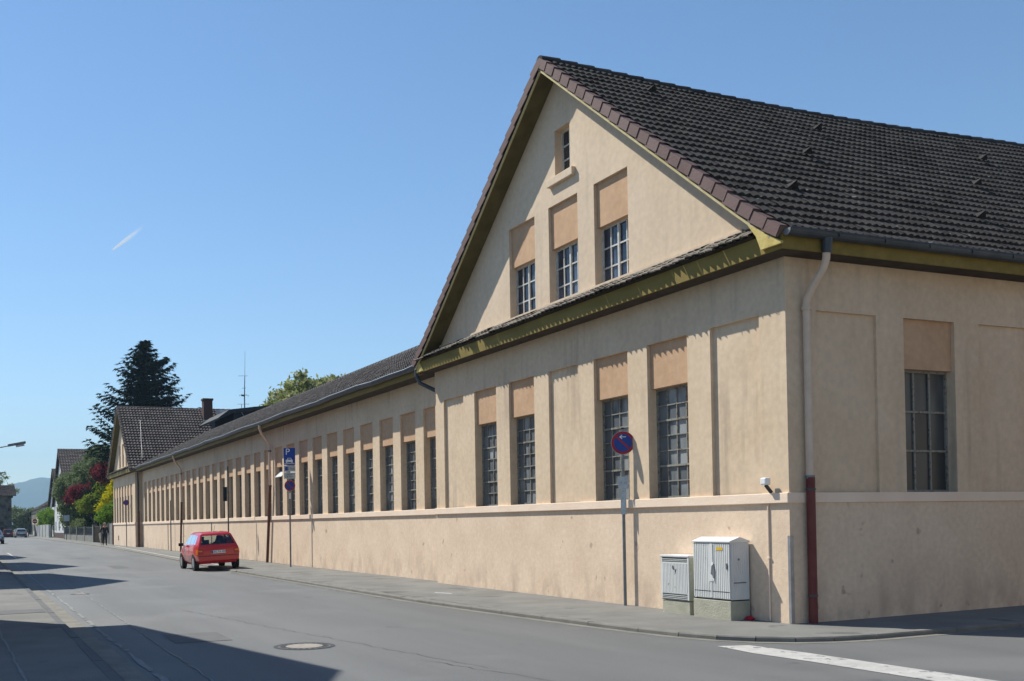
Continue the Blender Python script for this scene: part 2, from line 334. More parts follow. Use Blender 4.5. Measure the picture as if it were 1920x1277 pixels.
# kerb stones: sweep split into stones of about one metre with open joints
def kerb(name, path, side, m):
    mb = MB(); pts = []
    for i in range(len(path)-1):
        a = Vector(path[i]); b = Vector(path[i+1]); n = max(1, int((b-a).length/1.0)) if a.x > -60 else max(1, int((b-a).length/6))
        for k in range(n): pts.append(a.lerp(b, k/n))
    pts.append(Vector(path[-1])); po = [Vector(p) for p in offs([tuple(p) for p in pts], KW*side)]
    for i in range(len(pts)-1):
        a, b, c, d = pts[i], pts[i+1], po[i+1], po[i]; g = 0.006/max((b-a).length, 0.01)
        a2, b2, c2, d2 = a.lerp(b, g), b.lerp(a, g), c.lerp(d, g), d.lerp(c, g)
        h = random.uniform(-0.004, 0.004)
        def P(q, z): return (q.x, q.y, G(q.x, q.y)+z)
        e0 = a2.lerp(d2, 0.12); e1 = b2.lerp(c2, 0.12)
        mb.face(P(a2, -0.14), P(b2, -0.14), P(b2, -0.015+h), P(a2, -0.015+h))
        mb.face(P(a2, -0.015+h), P(b2, -0.015+h), P(e1, 0.004+h), P(e0, 0.004+h))
        mb.face(P(e0, 0.004+h), P(e1, 0.004+h), P(c2, 0.004+h), P(d2, 0.004+h))
        mb.face(P(d2, 0.004+h), P(c2, 0.004+h), P(c2, -0.06), P(d2, -0.06))
        mb.face(P(a2, -0.14), P(a2, -0.015+h), P(e0, 0.004+h), P(d2, 0.004+h), P(d2, -0.14))
        mb.face(P(b2, -0.14), P(c2, -0.14), P(c2, 0.004+h), P(e1, 0.004+h), P(b2, -0.015+h))
    return tag(mb.build(name, m), kind='structure')
kerb('kerb', KR, 1, M_['kerb'])
kerb('kerb_opposite', [(-300, -10.0), (-200, -10.0), (-120, -10.0), (-60, -9.98), (-30, -9.95), (-10, -10.0), (0, -10.05), (8, -10.05), (14.4, -10.05)], -1, M_['dark_patch'])
strip('pavement_opposite', [(x, -10.1) for x in (-300, -120, -60, -20, 0, 14.4)], [(x, -13.5) for x in (-300, -120, -60, -20, 0, 14.4)], 0.0, 0.0, M_['pave'])
# gutter bands beside both kerbs
strip('gutter_band', offs(KR, -0.005), offs(KR, -0.17), -0.061, -0.061, M_['gutter'])
gx = (-120, -60, -30, -10, 0, 8, 14.4)
strip('gutter_band_opposite', [(x, -9.985) for x in gx], [(x, -9.72) for x in gx], -0.061, -0.061, M_['gutter'])
def wavy(x0, x1, y0, y1, w, z, name, m, amp=0.015, step=0.35, gaps=0.0):
    n = int(abs(x1-x0)/step); mb = MB()
    pr = None
    for i in range(n+1):
        t = i/n; x = x0+(x1-x0)*t; y = y0+(y1-y0)*t+random.uniform(-amp, amp); ww = w*random.uniform(0.5, 1.3)
        c = ((x, y-ww/2, G(x)+z), (x, y+ww/2, G(x)+z))
        if pr and random.random() >= gaps: mb.face(pr[0], c[0], c[1], pr[1])
        pr = c
    return tag(mb.build(name, m), kind='structure')
wavy(4, -38, -9.60, -9.45, 0.07, -0.057, 'road_seam', M_['seam'], 0.02, 0.22, 0.12)
wavy(3, -38, -9.15, -8.42, 0.028, -0.057, 'road_seam', M_['seam'], 0.02, 0.25, 0.1)
wavy(3, -14, -11.0, -11.2, 0.035, 0.005, 'pavement_seam', M_['seam'], 0.02, 0.25)
wavy(1.5, -9, -6.0, -7.6, 0.012, -0.058, 'road_crack', M_['tar'], 0.04, 0.2)
wavy(6, 0.5, -5.0, -6.4, 0.014, -0.058, 'road_crack', M_['tar'], 0.04, 0.2)
wavy(-9, -24, -2.98, -3.0, 0.02, -0.058, 'road_crack', M_['tar'], 0.02, 0.2, 0.2)
mb = MB()
for (x0, x1, y0, y1) in ((-4.3, -3.0, -8.75, -7.95), (-34, -31, -6.0, -5.4)):
    mb.face((x0, y0, G(x0)-0.0595), (x1, y0-0.05, G(x1)-0.0595), (x1, y1, G(x1)-0.0595), (x0, y1+0.04, G(x0)-0.0595))
tag(mb.build('road_patch', M_['dark_patch']), kind='structure')
mb = MB(); mb.face((-10.2, -10.15, G(-10)+0.004), (-9.2, -10.15, G(-10)+0.004), (-9.0, -12, G(-10)+0.004), (-10.0, -12, G(-10)+0.004)); tag(mb.build('pavement_patch', M_['dark_patch']), kind='structure')
# painted lines
mb = MB()
def ln(a, b, w, z):
    a = Vector(a); b = Vector(b); n = max(1, int((b-a).length/2)); t = (b-a).normalized(); q = Vector((-t.y, t.x))*w/2
    for i in range(n):
        c = a.lerp(b, i/n); d = a.lerp(b, (i+1)/n)
        mb.face(*[(p.x, p.y, G(p.x, 0)+z) for p in (c-q, d-q, d+q, c+q)])
ln((-70.5, -0.95), (-39.5, -1.88), 0.13, 0.004); ln((-39.5, -1.88), (-25.6, -2.2), 0.12, 0.004)
ln((-24.3, -3.0), (-24.6, -2.15), 0.10, 0.0085)
ln((-25.6, -4.1), (-25.0, -2.95), 0.10, -0.059)
z = -0.0595
mb.face((1.2, -2.40, G(1)+z), (1.99, -2.49, G(2)+z), (2.9, -2.44, G(3)+z), (8.5, -2.44, G(8)+z), (8.5, -1.88, G(8)+z), (2.3, -1.90, G(2)+z), (1.33, -1.98, G(1)+z))
ln((-60, -9.0), (-47, -9.0), 0.12, -0.059)
tag(mb.build('road_marking', M_['paint']), kind='structure')
# red plate of the small utility marks: manhole
M_['dirt'] = mat('pavement_dirt', (0.07, 0.062, 0.05), (0.12, 0.10, 0.08), 0.95, 12)
wavy(-0.05, -13.0, -0.035, -0.035, 0.035, 0.004, 'pavement_dirt', M_['dirt'], 0.008, 0.12, 0.22)
wavy(-13.1, -65, 0.29, 0.29, 0.04, 0.004, 'pavement_dirt', M_['dirt'], 0.01, 0.25, 0.25)
wavy(-3.0, -24, -2.45, -2.62, 0.02, 0.0055, 'pavement_seam', M_['dirt'], 0.012, 0.2, 0.35)
wavy(-1.0, -20, -1.25, -1.35, 0.010, 0.0055, 'pavement_seam', M_['dirt'], 0.03, 0.2, 0.2)
def manhole(x, y, r, label, zt=-0.065):
    t = thing('manhole_cover', label, 'manhole cover', (x, y, G(x)+zt))
    a = MB(); n = 48
    for k in range(n):
        a0 = 2*math.pi*k/n; a1 = 2*math.pi*(k+1)/n
        for (ra, rb, z0) in ((r*0.86, r, 0.006), (r*0.62, r*0.80, 0.006)):
            if ra < r*0.7 and k % 2: continue
            a.face((ra*math.cos(a0), ra*math.sin(a0), z0), (rb*math.cos(a0), rb*math.sin(a0), z0), (rb*math.cos(a1), rb*math.sin(a1), z0), (ra*math.cos(a1), ra*math.sin(a1), z0))
    a.build('iron_ring', M_['grate'], t)
    b = MB(); b.disc((0, 0, -0.02), (0, 0, 1), r*0.60, 0.027, 40); b.build('concrete_fill', M_['manhole_fill'], t)
    c = MB(); c.disc((0, 0, -0.02), (0, 0, 1), r*1.02, 0.023, 40); c.build('frame', M_['asphalt'], t)
manhole(-1.70, -7.24, 0.43, 'round iron manhole cover with pale concrete centre in the road')
manhole(-15.5, -8.9, 0.24, 'small pale round cover lying in the road by the opposite kerb')

# ------------------------------------------------------------------ wall builder
def wall_grid(mb, P, us, z0, z1, holes, topf=None, back=True):
    """P(u,w,z)->point; holes (u0,u1,za,zb,depth,openback)"""
    U = sorted(set([us[0], us[1]] + [h[0] for h in holes] + [h[1] for h in holes] + list(us[2:])))
    U = [u for u in U if us[0] <= u <= us[1]]
    for i in range(len(U)-1):
        a, b = U[i], U[i+1]; m = (a+b)/2
        hs = sorted([h for h in holes if h[0] <= m <= h[1]], key=lambda h: h[2])
        z = z0
        for h in hs:
            if h[2] > z: mb.face(P(a, 0, z), P(b, 0, z), P(b, 0, h[2]), P(a, 0, h[2]))
            z = h[3]
        ta, tb = (topf(a), topf(b)) if topf else (z1, z1)
        mb.face(P(a, 0, z), P(b, 0, z), P(b, 0, tb), P(a, 0, ta))
    for (a, b, za, zb, d, op) in holes:
        mb.face(P(a, 0, za), P(a, d, za), P(a, d, zb), P(a, 0, zb)); mb.face(P(b, 0, za), P(b, 0, zb), P(b, d, zb), P(b, d, za))
        mb.face(P(a, 0, zb), P(a, d, zb), P(b, d, zb), P(b, 0, zb)); mb.face(P(a, 0, za), P(b, 0, za), P(b, d, za), P(a, d, za))
        if not op: mb.face(P(a, d, za), P(b, d, za), P(b, d, zb), P(a, d, zb))

def pbox(mb, P, u0, u1, w0, w1, z0, z1):
    c = [P(u, w, z) for z in (z0, z1) for w in (w0, w1) for u in (u0, u1)]
    i = [mb.vert(p) for p in c]
    for q in ((0, 2, 3, 1), (4, 5, 7, 6), (0, 1, 5, 4), (2, 6, 7, 3), (0, 4, 6, 2), (1, 3, 7, 5)): mb.idx(*[i[k] for k in q])

def window(parent, P, u0, u1, z0, z1, w, cols, rows, glass, bar, tw=0.022, thick_rows=(), name='window', mull=None):
    f = MB()
    pbox(f, P, u0, u0+0.035, w-0.03, w+0.02, z0, z1); pbox(f, P, u1-0.035, u1, w-0.03, w+0.02, z0, z1)
    pbox(f, P, u0+0.035, u1-0.035, w-0.03, w+0.02, z0, z0+0.04); pbox(f, P, u0+0.035, u1-0.035, w-0.03, w+0.02, z1-0.04, z1)
    U0, U1, Z0, Z1 = u0+0.035, u1-0.035, z0+0.04, z1-0.04
    for k in range(1, cols):
        u = U0+(U1-U0)*k/cols; t = 0.03 if mull and k == mull else tw/2
        pbox(f, P, u-t, u+t, w-0.02 - (0.012 if mull and k == mull else 0), w+0.005, Z0, Z1)
    for k in range(1, rows):
        z = Z0+(Z1-Z0)*k/rows; t = tw*0.9 if k in thick_rows else tw/2
        pbox(f, P, U0, U1, w-0.0225-(0.01 if k in thick_rows else 0), w+0.002, z-t, z+t)
    fo = f.build(name, bar, parent)
    g = MB()
    for i in range(cols):
        for j in range(rows):
            a = U0+(U1-U0)*i/cols; b = U0+(U1-U0)*(i+1)/cols; c = Z0+(Z1-Z0)*j/rows; d = Z0+(Z1-Z0)*(j+1)/rows
            e = random.uniform(-0.004, 0.004); e2 = random.uniform(-0.004, 0.004)
            g.face(P(a, w+0.008+e, c), P(b, w+0.008+e2, c), P(b, w+0.008-e, d), P(a, w+0.008-e2, d))
    g.build('pane', glass, fo)
    return fo

# ------------------------------------------------------------------ tiled roof builder
def tiles(mb, line, y0, y1, P, gauge=0.35, wave=0.15, amp=0.018, spw=4, lip=0.035, jitter=0.006, ragged=0.0, thin=0):
    """line: polyline [(a,z)] from ridge to eave in the slope's section, P(a,y,z)->point"""
    segs = [0.0]
    for i in range(len(line)-1): segs.append(segs[-1]+math.dist(line[i], line[i+1]))
    def at(s):
        s = min(max(s, 0), segs[-1])
        for i in range(len(line)-1):
            if s <= segs[i+1]+1e-9:
                t = (s-segs[i])/(segs[i+1]-segs[i]); a = line[i]; b = line[i+1]
                tx = (b[0]-a[0]); tz = (b[1]-a[1]); l = math.hypot(tx, tz); return a[0]+tx*t, a[1]+tz*t, -tz/l*(1 if tx >= 0 else -1), abs(tx)/l, (1 if tx >= 0 else -1)
    nr = int(round(segs[-1]/gauge)); gz = segs[-1]/nr
    tw = wave*2; nt = int(math.ceil((y1-y0)/tw))
    for r in range(nr):
        sa = r*gz; sb = sa+gz
        A = at(sa+1e-6); B = at(sb-1e-6)
        for t in range(nt):
            j = random.uniform(-jitter, jitter); j2 = random.uniform(-jitter, jitter); sj = random.uniform(-0.006, 0.006)
            if ragged and r == nr-1: sj += random.uniform(-0.02, 0.01) - (random.uniform(0.04, 0.11) if random.random() < ragged else 0)
            ya = y0+t*tw; yb = min(ya+tw, y1)
            sj0 = sj; n = spw*2; row0 = []; row1 = []; row2 = []
            for k in range(n+1):
                y = ya+(yb-ya)*k/n; ph = (y-y0)/wave
                w = amp*(0.5+0.5*math.cos(2*math.pi*ph))**0.7
                ha = 0.004+w; hb = lip+w+j
                dx = A[4]
                row0.append(mb.vert(P(A[0]+A[2]*ha, y, A[1]+A[3]*ha)))
                hbb = hb+(j2*(k/n))
                sj = sj0 + (0.028*math.cos(2*math.pi*ph) if thin else 0); tx = B[4]*B[3]*sj; row1.append(mb.vert(P(B[0]+tx+B[2]*hbb, y, B[1]-abs(B[2])*sj+B[3]*hbb)))
                lo_ = (hbb-thin) if thin else -0.004; row2.append(mb.vert(P(B[0]+tx+B[2]*lo_, y, B[1]-abs(B[2])*sj+B[3]*lo_)))
            for k in range(n):
                mb.idx(row0[k], row0[k+1], row1[k+1], row1[k]); mb.idx(row1[k], row1[k+1], row2[k+1], row2[k])

def gable_hall(t, x0, x1, yf, yd, rx, rz, ez, zg, bays, side_bays, detail=True, lm=None, tile=None, ov=0.45, so=0.42, topz=5.66, head=4.86, ledge=2.02, far=False):
    """x0<x1 wall ends, yf front plane, yd depth; rx,rz ridge; ez eave height"""
    PF = lambda u, w, z: (u, yf+w, z)
    PS = lambda u, w, z: (x1-w, u, z)
    PL = lambda u, w, z: (x0+w, u, z)
    tile = tile or M_['tile']
    hr = x1+so-rx; hl = rx-(x0-so); drop = rz-ez
    def prof(h):  # section from ridge down, bellcast at the foot
        return [(0, 0), (h*0.875, -drop*0.885), (h*0.94, -drop*0.948), (h, -drop)]
    def roofz(x):
        h = hr if x > rx else hl; d = abs(x-rx); pr = prof(h)
        for i in range(len(pr)-1):
            if d <= pr[i+1][0]+1e-9:
                f = (d-pr[i][0])/(pr[i+1][0]-pr[i][0]); return rz+pr[i][1]+(pr[i+1][1]-pr[i][1])*f
        return ez
    # ---- walls
    w = MB(); holes = []
    for (a, b, kind) in bays:
        holes.append((a, b, ledge, head, 0.065 if kind == 'blank' else 0.26, kind != 'blank'))
    wall_grid(w, PF, (x0, x1), ledge, topz, holes)
    sh = []
    for (a, b, kind) in side_bays: sh.append((a, b, ledge, head, 0.05 if kind == 'blank' else 0.26, kind != 'blank'))
    wall_grid(w, PS, (yf, yf+yd), ledge, topz, sh)
    w.face((x0, yf, ledge), (x0, yf+yd, ledge), (x0, yf+yd, topz), (x0, yf, topz))
    w.face((x0, yf+yd, zg), (x1, yf+yd, zg), (x1, yf+yd, topz), (x0, yf+yd, topz))
    w.build('wall', M_['plaster'], t)
    # plinth, 8 mm proud
    p = MB(); e = 0.008
    p.box(x0-e, x1+e, yf-e, yf+0.2, zg-0.3, ledge-0.16); p.box(x1-0.2, x1+e, yf+0.2, yf+yd, zg-0.3, ledge-0.16); p.box(x0-e, x0+0.2, yf+0.2, yf+yd, zg-0.3, ledge-0.16)
    p.build('plinth', M_['plinth'], t)
    l = MB(); q = 0.06
    l.box(x0-(0.02 if not far else q), x1+q*0.55, yf-q, yf+0.3, ledge-0.16, ledge); l.box(x1-0.3, x1+q*0.55, yf+0.3, yf+yd, ledge-0.16, ledge)
    l.build('ledge', M_['ledge'], t, bevel=0.01)
    # ---- gable triangle
    g = MB(); gh = []
    D = 0.24
    if detail:
        gb = [(rx-2.27+0.0, rx-1.09, 8.365), (rx-0.49, rx+0.67, 8.37), (rx+1.28, rx+2.44, 8.35)]
        for (a, b, zt) in gb: gh.append((a, b, 6.27, zt, D, True))
        gh.append((rx-0.18, rx+0.42, 8.95, 9.93, 0.25, True))
    else:
        gb = [(rx-2.2, rx-1.3, 8.1), (rx-0.45, rx+0.45, 8.1), (rx+1.3, rx+2.2, 8.1)]
        for (a, b, zt) in gb: gh.append((a, b, 6.3, zt, D, True))
    under = lambda x: roofz(x)-0.10
    wall_grid(g, PF, (x0, x1, rx, rx+hr*0.875, rx-hl*0.875, rx+hr*0.94, rx-hl*0.94), topz, 0, gh, topf=under)
    g.build('gable_wall', M_['gable'], t)
    pt = 7.47 if detail else 7.3
    for (a, b, zt) in gb:
        m = MB(); pbox(m, PF, a+0.001, b-0.001, 0.07, D+0.05, pt, zt-0.001); m.build('infill_panel', M_['panel'], t)
        window(t, PF, a+0.003, b-0.003, 6.22, pt, 0.20, 4, 3, M_['glass_blue'] if detail else M_['glass_dark'], M_['sash_white'], 0.03, name='window', mull=2)
    if detail:
        window(t, PF, rx-0.18, rx+0.42, 8.95, 9.93, 0.2, 2, 3, M_['glass_dark'], M_['sash_white'], 0.025, name='window')
        s = MB(); s.box(rx-0.40, rx+0.62, yf-0.09, yf+0.05, 8.76, 8.93); s.build('window_sill', M_['gable'], t, bevel=0.012)
    # ---- bay panels and windows
    def fit(P, a, b, kind, gl):
        if kind == 'blank': return
        m = MB(); pbox(m, P, a+0.001, b-0.001, 0.068, 0.30, 4.04, head-0.001); m.build('infill_panel', M_['panel'], t)
        if kind == 'coarse': window(t, P, a, b, ledge, 4.04, 0.2, 3, 3, M_['glass_side'], M_['sash'], 0.035, (), 'window')
        else: window(t, P, a, b, ledge, 4.04, 0.22, 4, 7 if detail else 6, gl, M_['sash'], 0.020, (2, 5), 'window')
    for (a, b, kind) in bays: fit(PF, a, b, kind, M_['glass'])
    for (a, b, kind) in side_bays: fit(PS, a, b, kind, M_['glass'])
    # ---- main roof: right slope with real tiles, left slope too
    yv = yf-ov
    lineR = [(rx+d, rz+z) for d, z in prof(hr)]; lineL = [(rx-d, rz+z) for d, z in prof(hl)]
    sag = (lambda y: -0.16*math.sin(min(max((y-yv)/14.0, 0), 1)*math.pi)) if detail else (lambda y: -0.02)
    def PT(a, y, z):
        f = max(0, min(1, (z-ez)/(rz-ez))); return (a, y, z+sag(y)*f)
    r = MB(); tiles(r, lineR, yv+0.10, yf+yd, PT, 0.35, 0.15 if detail else 0.23, 0.034 if detail else 0.07, 4 if detail else 3, 0.048 if detail else 0.07)
    ro = r.build('roof', tile, t)
    r = MB(); tiles(r, [(rx-(a-rx), z) for a, z in [(rx+d, rz+zz) for d, zz in prof(hl)]], yv+0.10, yf+min(yd, 8.0), lambda a, y, z: PT(a, y, z), 0.35, 0.30, 0.02, 2, 0.04)
    for (ya, yb) in ((yv+0.02, yf+yd),):
        pass
    r.build('roof_far_slope', tile, ro)
    dk = MB()
    for ln_ in (lineR, lineL):
        for i in range(len(ln_)-1):
            (a, za), (b, zb) = ln_[i], ln_[i+1]
            ns = 10
            for k in range(ns):
                ya = yv+0.02+(yf+yd-yv-0.02)*k/ns; yb = yv+0.02+(yf+yd-yv-0.02)*(k+1)/ns
                dk.face(*[Vector(PT(p[0], p[1], p[2]))-Vector((0, 0, 0.02)) for p in ((a, ya, za), (b, ya, zb), (b, yb, zb), (a, yb, za))])
    dk.build('roof_deck', M_['wood_dark'], ro)
    # ridge caps
    rc = MB(); y = yv; k = 0
    while y < yf+yd:
        L_ = 0.42; r0 = 0.115; r1 = 0.14; n = 8; s0 = sag(y); s1 = sag(y+L_)
        ring0 = [rc.vert((rx-math.cos(math.pi*i/n)*r0*1.15, y, rz+s0-0.045+math.sin(math.pi*i/n)*r0)) for i in range(n+1)]
        ring1 = [rc.vert((rx-math.cos(math.pi*i/n)*r1*1.15, y+L_+0.03, rz+s1-0.045+math.sin(math.pi*i/n)*r1)) for i in range(n+1)]
        for i in range(n): rc.idx(ring0[i], ring0[i+1], ring1[i+1], ring1[i])
        rc.idx(*ring1[::-1]); rc.idx(*ring0)
        y += L_
    rc.build('ridge_tiles', tile, ro)
    if detail:
        for (vx, vy) in ((-5.53, 1.61), (-3.2, 3.53), (-4.87, 5.45), (-1.33, 1.38), (-4.77, 10.41), (-2.97, 7.91), (-1.21, 5.76)):
            v = MB(); z = roofz(vx)+0.06; s = math.atan2(drop*0.885, hr*0.875)
            Mx = Matrix.Translation((vx, vy, z)) @ Matrix.Rotation(s, 4, 'Y')
            pts = [(-0.06, 0, 0.0), (0.12, -0.12, 0.0), (0.12, 0, 0.15), (0.12, 0.12, 0.0)]
            P4 = [Mx @ Vector(p) for p in pts]
            v.face(P4[0], P4[1], P4[2]); v.face(P4[0], P4[2], P4[3]); v.face(P4[1], P4[3], P4[2])
            vo = v.build('roof_vent', tile, ro)
            d_ = MB(); d_.face(*[Mx @ Vector(p) for p in ((0.124, -0.115, 0.004), (0.124, 0.115, 0.004), (0.124, 0, 0.14))]); d_.build('vent_opening', M_['black'], ro)
    # verge tiles: little purple-brown plates stepping down both slopes
    for nm, ln_, sg, mt in (('verge_tiles', lineR, 1, M_['verge'] if detail else M_['tile_brown']), ('verge_tiles', lineL, -1, M_['verge'] if detail else M_['tile_brown'])):
        vb = MB(); tot = [0]
        for i in range(len(ln_)-1): tot.append(tot[-1]+math.dist(ln_[i], ln_[i+1]))
        n = int(tot[-1]/0.355); g_ = tot[-1]/n
        def at(s):
            for i in range(len(ln_)-1):
                if s <= tot[i+1]+1e-6:
                    f = (s-tot[i])/(tot[i+1]-tot[i]); return Vector((ln_[i][0]+(ln_[i+1][0]-ln_[i][0])*f, 0, ln_[i][1]+(ln_[i+1][1]-ln_[i][1])*f)), (Vector((ln_[i+1][0], 0, ln_[i+1][1]))-Vector((ln_[i][0], 0, ln_[i][1]))).normalized()
        for k in range(n):
            a, ta = at(k*g_+1e-4); b, tb = at(min((k+1)*g_+0.03, tot[-1]))
            nrm = Vector((-ta.z*sg, 0, abs(ta.x))) if True else 0
            nrm = Vector((-ta.z, 0, ta.x)) if sg > 0 else Vector((ta.z, 0, -ta.x))
            jz = random.uniform(-0.006, 0.006); lo = 0.03+jz; hi = 0.06+jz
            ht = 0.185
            y_ = yv-0.012-(0.006*random.random())
            A0 = a+nrm*(lo); A1 = b+nrm*(hi); B0 = a-nrm*(ht-lo); B1 = b-nrm*(ht-hi)
            # top flange
            top = [A0+Vector((0, y_, 0)), A1+Vector((0, y_-0.012, 0)), A1+Vector((0, yv+0.15, 0)), A0+Vector((0, yv+0.15, 0))]
            vb.prism(top, nrm*-0.015)
            fr = [A0+Vector((0, y_, 0)), A1+Vector((0, y_-0.014, 0)), B1+Vector((0, y_-0.014, 0)), B0+Vector((0, y_, 0))]
            vb.prism(fr, (0, 0.018, 0))
            vb.prism([A1+Vector((0, y_-0.014, 0)), B1+Vector((0, y_-0.014, 0)), B1+Vector((0, y_+0.02, 0)), A1+Vector((0, yv+0.15, 0))], ta*-0.012)
        vb.build(nm, mt, ro)
    # barge soffits (boarding under the gable overhang) and a pale edge strip
    sf = MB(); tr = MB()
    for ln_, sg in ((lineR, 1), (lineL, -1)):
        for i in range(len(ln_)-1):
            a = Vector((ln_[i][0], 0, ln_[i][1])); b = Vector((ln_[i+1][0], 0, ln_[i+1][1])); t_ = (b-a).normalized()
            n_ = Vector((-t_.z, 0, t_.x)) if sg > 0 else Vector((t_.z, 0, -t_.x))
            a1, b1 = a-n_*0.175, b-n_*0.175
            sf.prism([a1+Vector((0, yv+0.02, 0)), b1+Vector((0, yv+0.02, 0)), b1+Vector((0, yf+0.02, 0)), a1+Vector((0, yf+0.02, 0))], n_*0.03)
            tr.prism([a1+Vector((0, yv+0.012, 0))-n_*0.035, b1+Vector((0, yv+0.012, 0))-n_*0.035, b1+Vector((0, yv+0.012, 0)), a1+Vector((0, yv+0.012, 0))], (0, 0.035, 0))
    sf.build('barge_soffit', M_['olive_dark'], t); tr.build('barge_edge', M_['trim'], t)
    # ---- pent roof along the foot of the gable
    xa, xb = x0-0.30, x1+0.0
    pr_ = MB(); pl = [(0.0, 6.26), (0.52, 5.965)]
    fl = lambda a, y, z: (y, yf-a, z)
    tiles(pr_, pl, xa+0.1, xb-0.22, fl, 0.18, 0.17, 0.022, 4, 0.018, 0.014, ragged=0.08, thin=0.02)
    pr_.build('pent_roof', M_['tile_old'], t)
    pm = MB(); pm.prism([(xa+0.1, yf-0.0, 6.24), (xa+0.1, yf-0.39, 5.995), (xa+0.1, yf-0.36, 5.94), (xa+0.1, yf, 5.94)], (xb-0.25-xa-0.1, 0, 0)); pm.build('pent_deck', M_['wood_dark'], t)
    mo = MB(); mo.box(x0+0.15, xb-0.9, yf-0.035, yf, 6.262, 6.31); mo.build('mortar_fillet', M_['gable'], t)
    fa = MB(); fa.box(xa, x1+so-0.04, yf-0.385, yf-0.35, 5.66, 5.94); fa.box(x1+so-0.075, x1+so-0.04, yf-0.35, yf+yd, 5.66, 5.86)
    fa.box(xa, xa+0.035, yf-0.35, yf+0.3, 5.66, 5.9)
    fa.build('fascia', M_['olive'], t)
    so_ = MB(); so_.box(xa+0.035, x1, yf-0.35, yf, 5.655, 5.685); so_.box(x1, x1+so-0.075, yf-0.35, yf+yd, 5.655, 5.685); so_.box(xa+0.035, x0, yf, yf+yd, 5.655, 5.685)
    so_.build('soffit', M_['wood_dark'], t)
    if detail:
        # boxed eave end with peeling yellow paint
        b = MB(); b.prism([(-0.30, yf-0.44, 6.17), (x1+so-0.01, yf-0.44, 5.755), (x1+so-0.01, yf-0.44, 5.72), (-0.02, yf-0.44, 5.72), (-0.12, yf-0.44, 5.95)], (0, 0.05, 0)); b.build('eave_box_end', M_['yellow_board'], t)
        b = MB(); b.prism([(xa+0.02, yf-0.40, 5.80), (xa+0.20, yf-0.40, 5.96), (xa+0.42, yf-0.40, 5.68), (xa+0.02, yf-0.40, 5.68)], (0, 0.012, 0)); b.build('eave_box_end', M_['yellow_board'], t)
    # gutter along the right eave
    gt = MB(); gxc, gzc, gr = x1+so+0.035, ez+0.00, 0.085; n = 8
    yy = [yf-0.36] + [yf-0.36+k*0.95 for k in range(1, int(yd/0.95))]+[yf+yd]
    for k in range(len(yy)-1):
        A = [gt.vert((gxc-math.cos(math.pi*i/n)*gr, yy[k]+0.004, gzc-math.sin(math.pi*i/n)*gr*1.15)) for i in range(n+1)]
        B = [gt.vert((gxc-math.cos(math.pi*i/n)*gr, yy[k+1], gzc-math.sin(math.pi*i/n)*gr*1.15)) for i in range(n+1)]
        for i in range(n): gt.idx(A[i], A[i+1], B[i+1], B[i])
    gt.tube([(gxc+gr, yf-0.36, gzc+0.01), (gxc+gr, yf+yd, gzc+0.01)], 0.014, 6)
    for k in range(1, len(yy)-1): gt.box(gxc+gr-0.01, gxc+gr+0.012, yy[k]-0.012, yy[k]+0.012, gzc-0.06, gzc+0.02)
    go = gt.build('gutter', M_['zinc_dark'], t)
    ge = MB(); ge.prism([(gxc-math.cos(math.pi*i/n)*gr, yf-0.362, gzc-math.sin(math.pi*i/n)*gr*1.15) for i in range(n+1)], (0, -0.012, 0)); ge.build('gutter_end_cap', M_['zinc_light'], go)

M_['glass_side'] = glass_mat('side_window_glass', (0.06, 0.066, 0.072), (0.15, 0.16, 0.165), 1.2, 0.3, isl=(0.03, 0.033, 0.036))
bays = [(-12.517, -11.342, 'blank'), (-10.72, -9.563, 'win'), (-8.93, -7.76, 'win'), (-7.131, -5.95, 'blank'), (-5.36, -4.191, 'win'), (-3.571, -2.399, 'win'), (-1.783, -0.589, 'blank')]
sbays = [(0.617, 1.867, 'blank'), (2.466, 3.622, 'coarse'), (4.197, 5.42, 'blank'), (6.0, 7.16, 'coarse'), (7.74, 8.95, 'blank'), (9.5, 10.66, 'coarse'), (11.3, 12.5, 'blank')]
hall = thing('gabled_hall', 'large cream gabled hall with steep dark roof at the street corner', 'building')
gable_hall(hall, -13.06, 0.0, 0.0, 17.0, -6.52, 11.33, 5.93, 0.0, bays, sbays, True)
# extras on the hall
def pipe_clamps(par, x, y, zs, r):
    for z in zs: c = MB(); c.disc((x, y, z), (0, 0, 1), r, 0.03, 12); c.box(x-0.16, x, y-0.008, y+0.008, z+0.006, z+0.022); c.build('pipe_clamp', M_['pole_dark'], par)
def taper(par, name, pts, r, m, smooth=True):
    b = MB(); b.tube(pts, r, 14); return b.build(name, m, par, smooth=False)
b = MB(); b.tube([(0.455, 0.42, 5.86), (0.45, 0.42, 5.72), (0.44, 0.42, 5.64)], [0.085, 0.075, 0.07], 12); b.build('gutter_outlet', M_['zinc_dark'], hall)
dp = taper(hall, 'downpipe', [(0.44, 0.42, 5.66), (0.43, 0.42, 5.55), (0.38, 0.41, 5.42), (0.20, 0.36, 5.16), (0.11, 0.34, 5.02), (0.09, 0.335, 4.9), (0.09, 0.335, 2.26)], 0.058, M_['pipe_beige'])
for z in (4.83, 2.23): b = MB(); b.disc((0.09, 0.335, z), (0, 0, 1), 0.072, 0.05, 14); b.build('pipe_collar', M_['pipe_beige'] if z > 3 else M_['pole'], dp)
taper(dp, 'lower_pipe', [(0.10, 0.335, 2.25), (0.10, 0.335, 0.0)], 0.068, M_['pipe_red'])
pipe_clamps(dp, 0.10, 0.335, (2.05, 0.42), 0.077)
